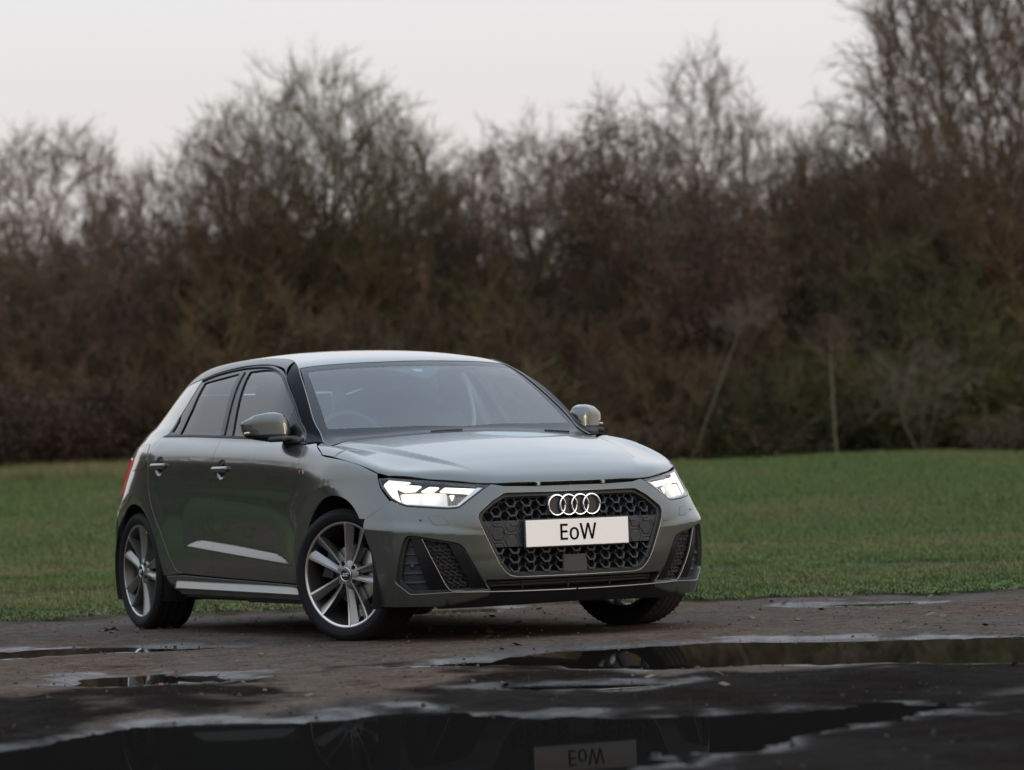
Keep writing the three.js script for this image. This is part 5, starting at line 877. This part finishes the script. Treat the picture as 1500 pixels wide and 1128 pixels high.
// wheels
const TYRE = 0.308, LIP = 0.247;
function wheelParts(g) {
  const lathe = (pts, seg = 96) => put(new THREE.LatheGeometry(pts.map(p => new THREE.Vector2(p[0], p[1])), seg), 0, 0, 0, Math.PI / 2, 0, 0);
  // tyre: outer face at z = +0.112
  part('tyre_wall', lathe([[LIP - 0.006, 0.098], [LIP + 0.002, 0.107], [LIP + 0.012, 0.1105], [0.268, 0.114], [0.276, 0.1135], [0.279, 0.1145], [0.2815, 0.113], [0.292, 0.109], [0.300, 0.102]]), M.rubber, g);
  const gr = []; const zs = [0.102, 0.096, 0.07, 0.069, 0.06, 0.059, 0.028, 0.027, 0.016, 0.015, -0.015, -0.016, -0.027, -0.028, -0.059, -0.06, -0.069, -0.07, -0.096, -0.104];
  zs.forEach((z, i) => { const inG = [3, 4, 7, 8, 11, 12, 15, 16].includes(i); gr.push([(Math.abs(z) > 0.1 ? 0.3 : Math.abs(z) > 0.09 ? 0.3045 : TYRE) - (inG ? 0.008 : 0), z]); });
  part('tyre_tread', lathe(gr), M.tread, g);
  const blocks = []; for (let k = 0; k < 60; k++) for (const s of [1, -1]) { const b = put(rbox(0.007, 0.004, 0.03, 0.001, 1), 0, 0, 0); put(b, 0, TYRE - 0.0012, s * 0.082, 0, 0.3 * s, 0); blocks.push(put(b, 0, 0, 0, 0, 0, k / 60 * Math.PI * 2 + (s > 0 ? 0 : 0.05))); }
  part('tread_blocks', join(blocks), M.rubber, g).userData.kind = 'stuff';
  part('tyre_inner_wall', lathe([[0.3, -0.104], [0.28, -0.113], [0.25, -0.105], [0.22, -0.09]]), M.rubber, g);
  part('rim_barrel', lathe([[LIP - 0.004, 0.1], [LIP - 0.012, 0.098], [LIP - 0.018, 0.085], [LIP - 0.028, 0.06], [0.205, 0.0], [0.212, -0.08], [0.23, -0.1]]), M.rimBarrel, g);
  part('rim_lip', lathe([[LIP - 0.014, 0.0975], [LIP - 0.010, 0.1005], [LIP - 0.001, 0.1015], [LIP + 0.002, 0.099]]), M.rimFace, g);
  // ten spokes in five pairs, each with a narrow machined edge and a wide painted flank
  const secG = (st, close = true) => { const pos = [], idx = [], n = st[0].length; st.forEach(s => s.forEach(p => pos.push(...p))); for (let i = 0; i < st.length - 1; i++) for (let k = 0; k < n; k++) { const k2 = (k + 1) % n; const a = i * n + k, b = i * n + k2, c = a + n, d = b + n; idx.push(a, b, c, b, d, c); } for (const base of [0, (st.length - 1) * n]) for (let k = 1; k < n - 1; k++) idx.push(base, base + k, base + k + 1); const geo = new THREE.BufferGeometry(); geo.setAttribute('position', new THREE.Float32BufferAttribute(pos, 3)); geo.setIndex(idx); return toCreasedNormals(geo, 0.5); };
  for (let k = 0; k < 5; k++) for (const s of [1, -1]) {
    const body = [], face = [];
    for (let i = 0; i <= 8; i++) {
      const t = i / 8, r = mix(0.038, LIP - 0.012, t), a = (72 * k + 73) * Math.PI / 180 + s * (mix(0.30, 0.235, Math.pow(t, 0.7)) * (t < 0.15 ? mix(1.25, 1, t / 0.15) : 1));
      const er = [Math.cos(a), Math.sin(a)], et = [-Math.sin(a) * s, Math.cos(a) * s];        // et: away from the pair's middle
      const zf = mix(0.088, 0.1, Math.pow(t, 1.5)) - 0.006 * Math.sin(t * Math.PI), wf = mix(0.008, 0.0085, t), wi = mix(0.011, 0.033, Math.pow(t, 1.6)), wo = 0.002;
      const P = (w, z) => [er[0] * r + et[0] * w, er[1] * r + et[1] * w, z];
      body.push([P(wf, zf - 0.001), P(wf + wo, zf - 0.03), P(wf - 0.004, zf - 0.052), P(-wi * 0.6, zf - 0.052), P(-wi - 0.006, zf - 0.020), P(-wi * 0.55, zf - 0.006), P(-0.001, zf - 0.001)]);
      face.push([P(wf, zf + 0.0012), P(wf, zf - 0.003), P(-0.001, zf - 0.003), P(-0.001, zf + 0.0012)]);
    }
    part('spoke', secG(body), M.rimGrey, g); part('spoke_edge', secG(face), M.rimFace, g);
  }
  part('hub', lathe([[0, 0.05], [0.07, 0.05], [0.072, 0.072], [0.062, 0.084], [0.036, 0.089], [0, 0.089]], 48), M.rimGrey, g);
  part('hub_cap', lathe([[0, 0.096], [0.024, 0.0955], [0.0285, 0.092], [0.029, 0.088]], 40), M.black, g);
  const cap = []; for (let q = 0; q < 4; q++) cap.push(put(new THREE.TorusGeometry(0.0062, 0.0011, 8, 20), (q - 1.5) * 0.0088, 0, 0.0968)); part('cap_badge', join(cap), M.chrome, g);
  part('cap_ring', lathe([[0.0285, 0.093], [0.031, 0.0955], [0.034, 0.092], [0.034, 0.086]], 40), M.rimFace, g);
  for (let k = 0; k < 5; k++) { const a = (72 * k + 37) * Math.PI / 180; part('wheel_bolt', put(new THREE.CylinderGeometry(0.011, 0.0125, 0.02, 6), Math.cos(a) * 0.053, Math.sin(a) * 0.053, 0.08, Math.PI / 2, 0, 0), M.gloss, g); }
  part('brake_disc', lathe([[0.06, 0.03], [0.138, 0.03], [0.138, 0.008], [0.06, 0.008]], 64), M.disc, g);
  part('brake_caliper', put(slab([[-0.06, 0.10], [0.06, 0.10], [0.075, 0.165], [-0.075, 0.165]], 0.06, 0.006, 2), 0, 0, -0.01, 0, 0, 1.2), M.plastic, g);
}
const STEER = 0.43, wheel0 = new THREE.Group(); wheelParts(wheel0);
[['front_wheel', 0.0, 0.712, STEER, 0], ['front_wheel', 0.0, -0.712, Math.PI + STEER, 0.5], ['rear_wheel', -WB + 0.012, 0.722, 0, 0.02], ['rear_wheel', -WB + 0.012, -0.722, Math.PI, 0.9]].forEach(([n, x, z, ry, spin], i) => {
  const w = i ? wheel0.clone() : wheel0; w.name = numbered(n); w.position.set(x, TYRE - 0.003, z); w.rotation.set(0, ry, 0); w.rotation.z = 0; w.rotation.order = 'YXZ'; w.rotation.z = spin; car.add(w);
});
// small badge on the wing
{ const s = surf('side', -0.298, 0.784); part('wing_badge', put(rbox(0.05, 0.016, 0.004, 0.0015), s.p[0], s.p[1], s.p[2] + 0.001, 0, 0, 0), M.chrome, car); part('wing_badge_stripe', put(rbox(0.014, 0.012, 0.002, 0.0008), s.p[0] - 0.015, s.p[1], s.p[2] + 0.0032), M.red, car); }
renderer.render(scene, camera);
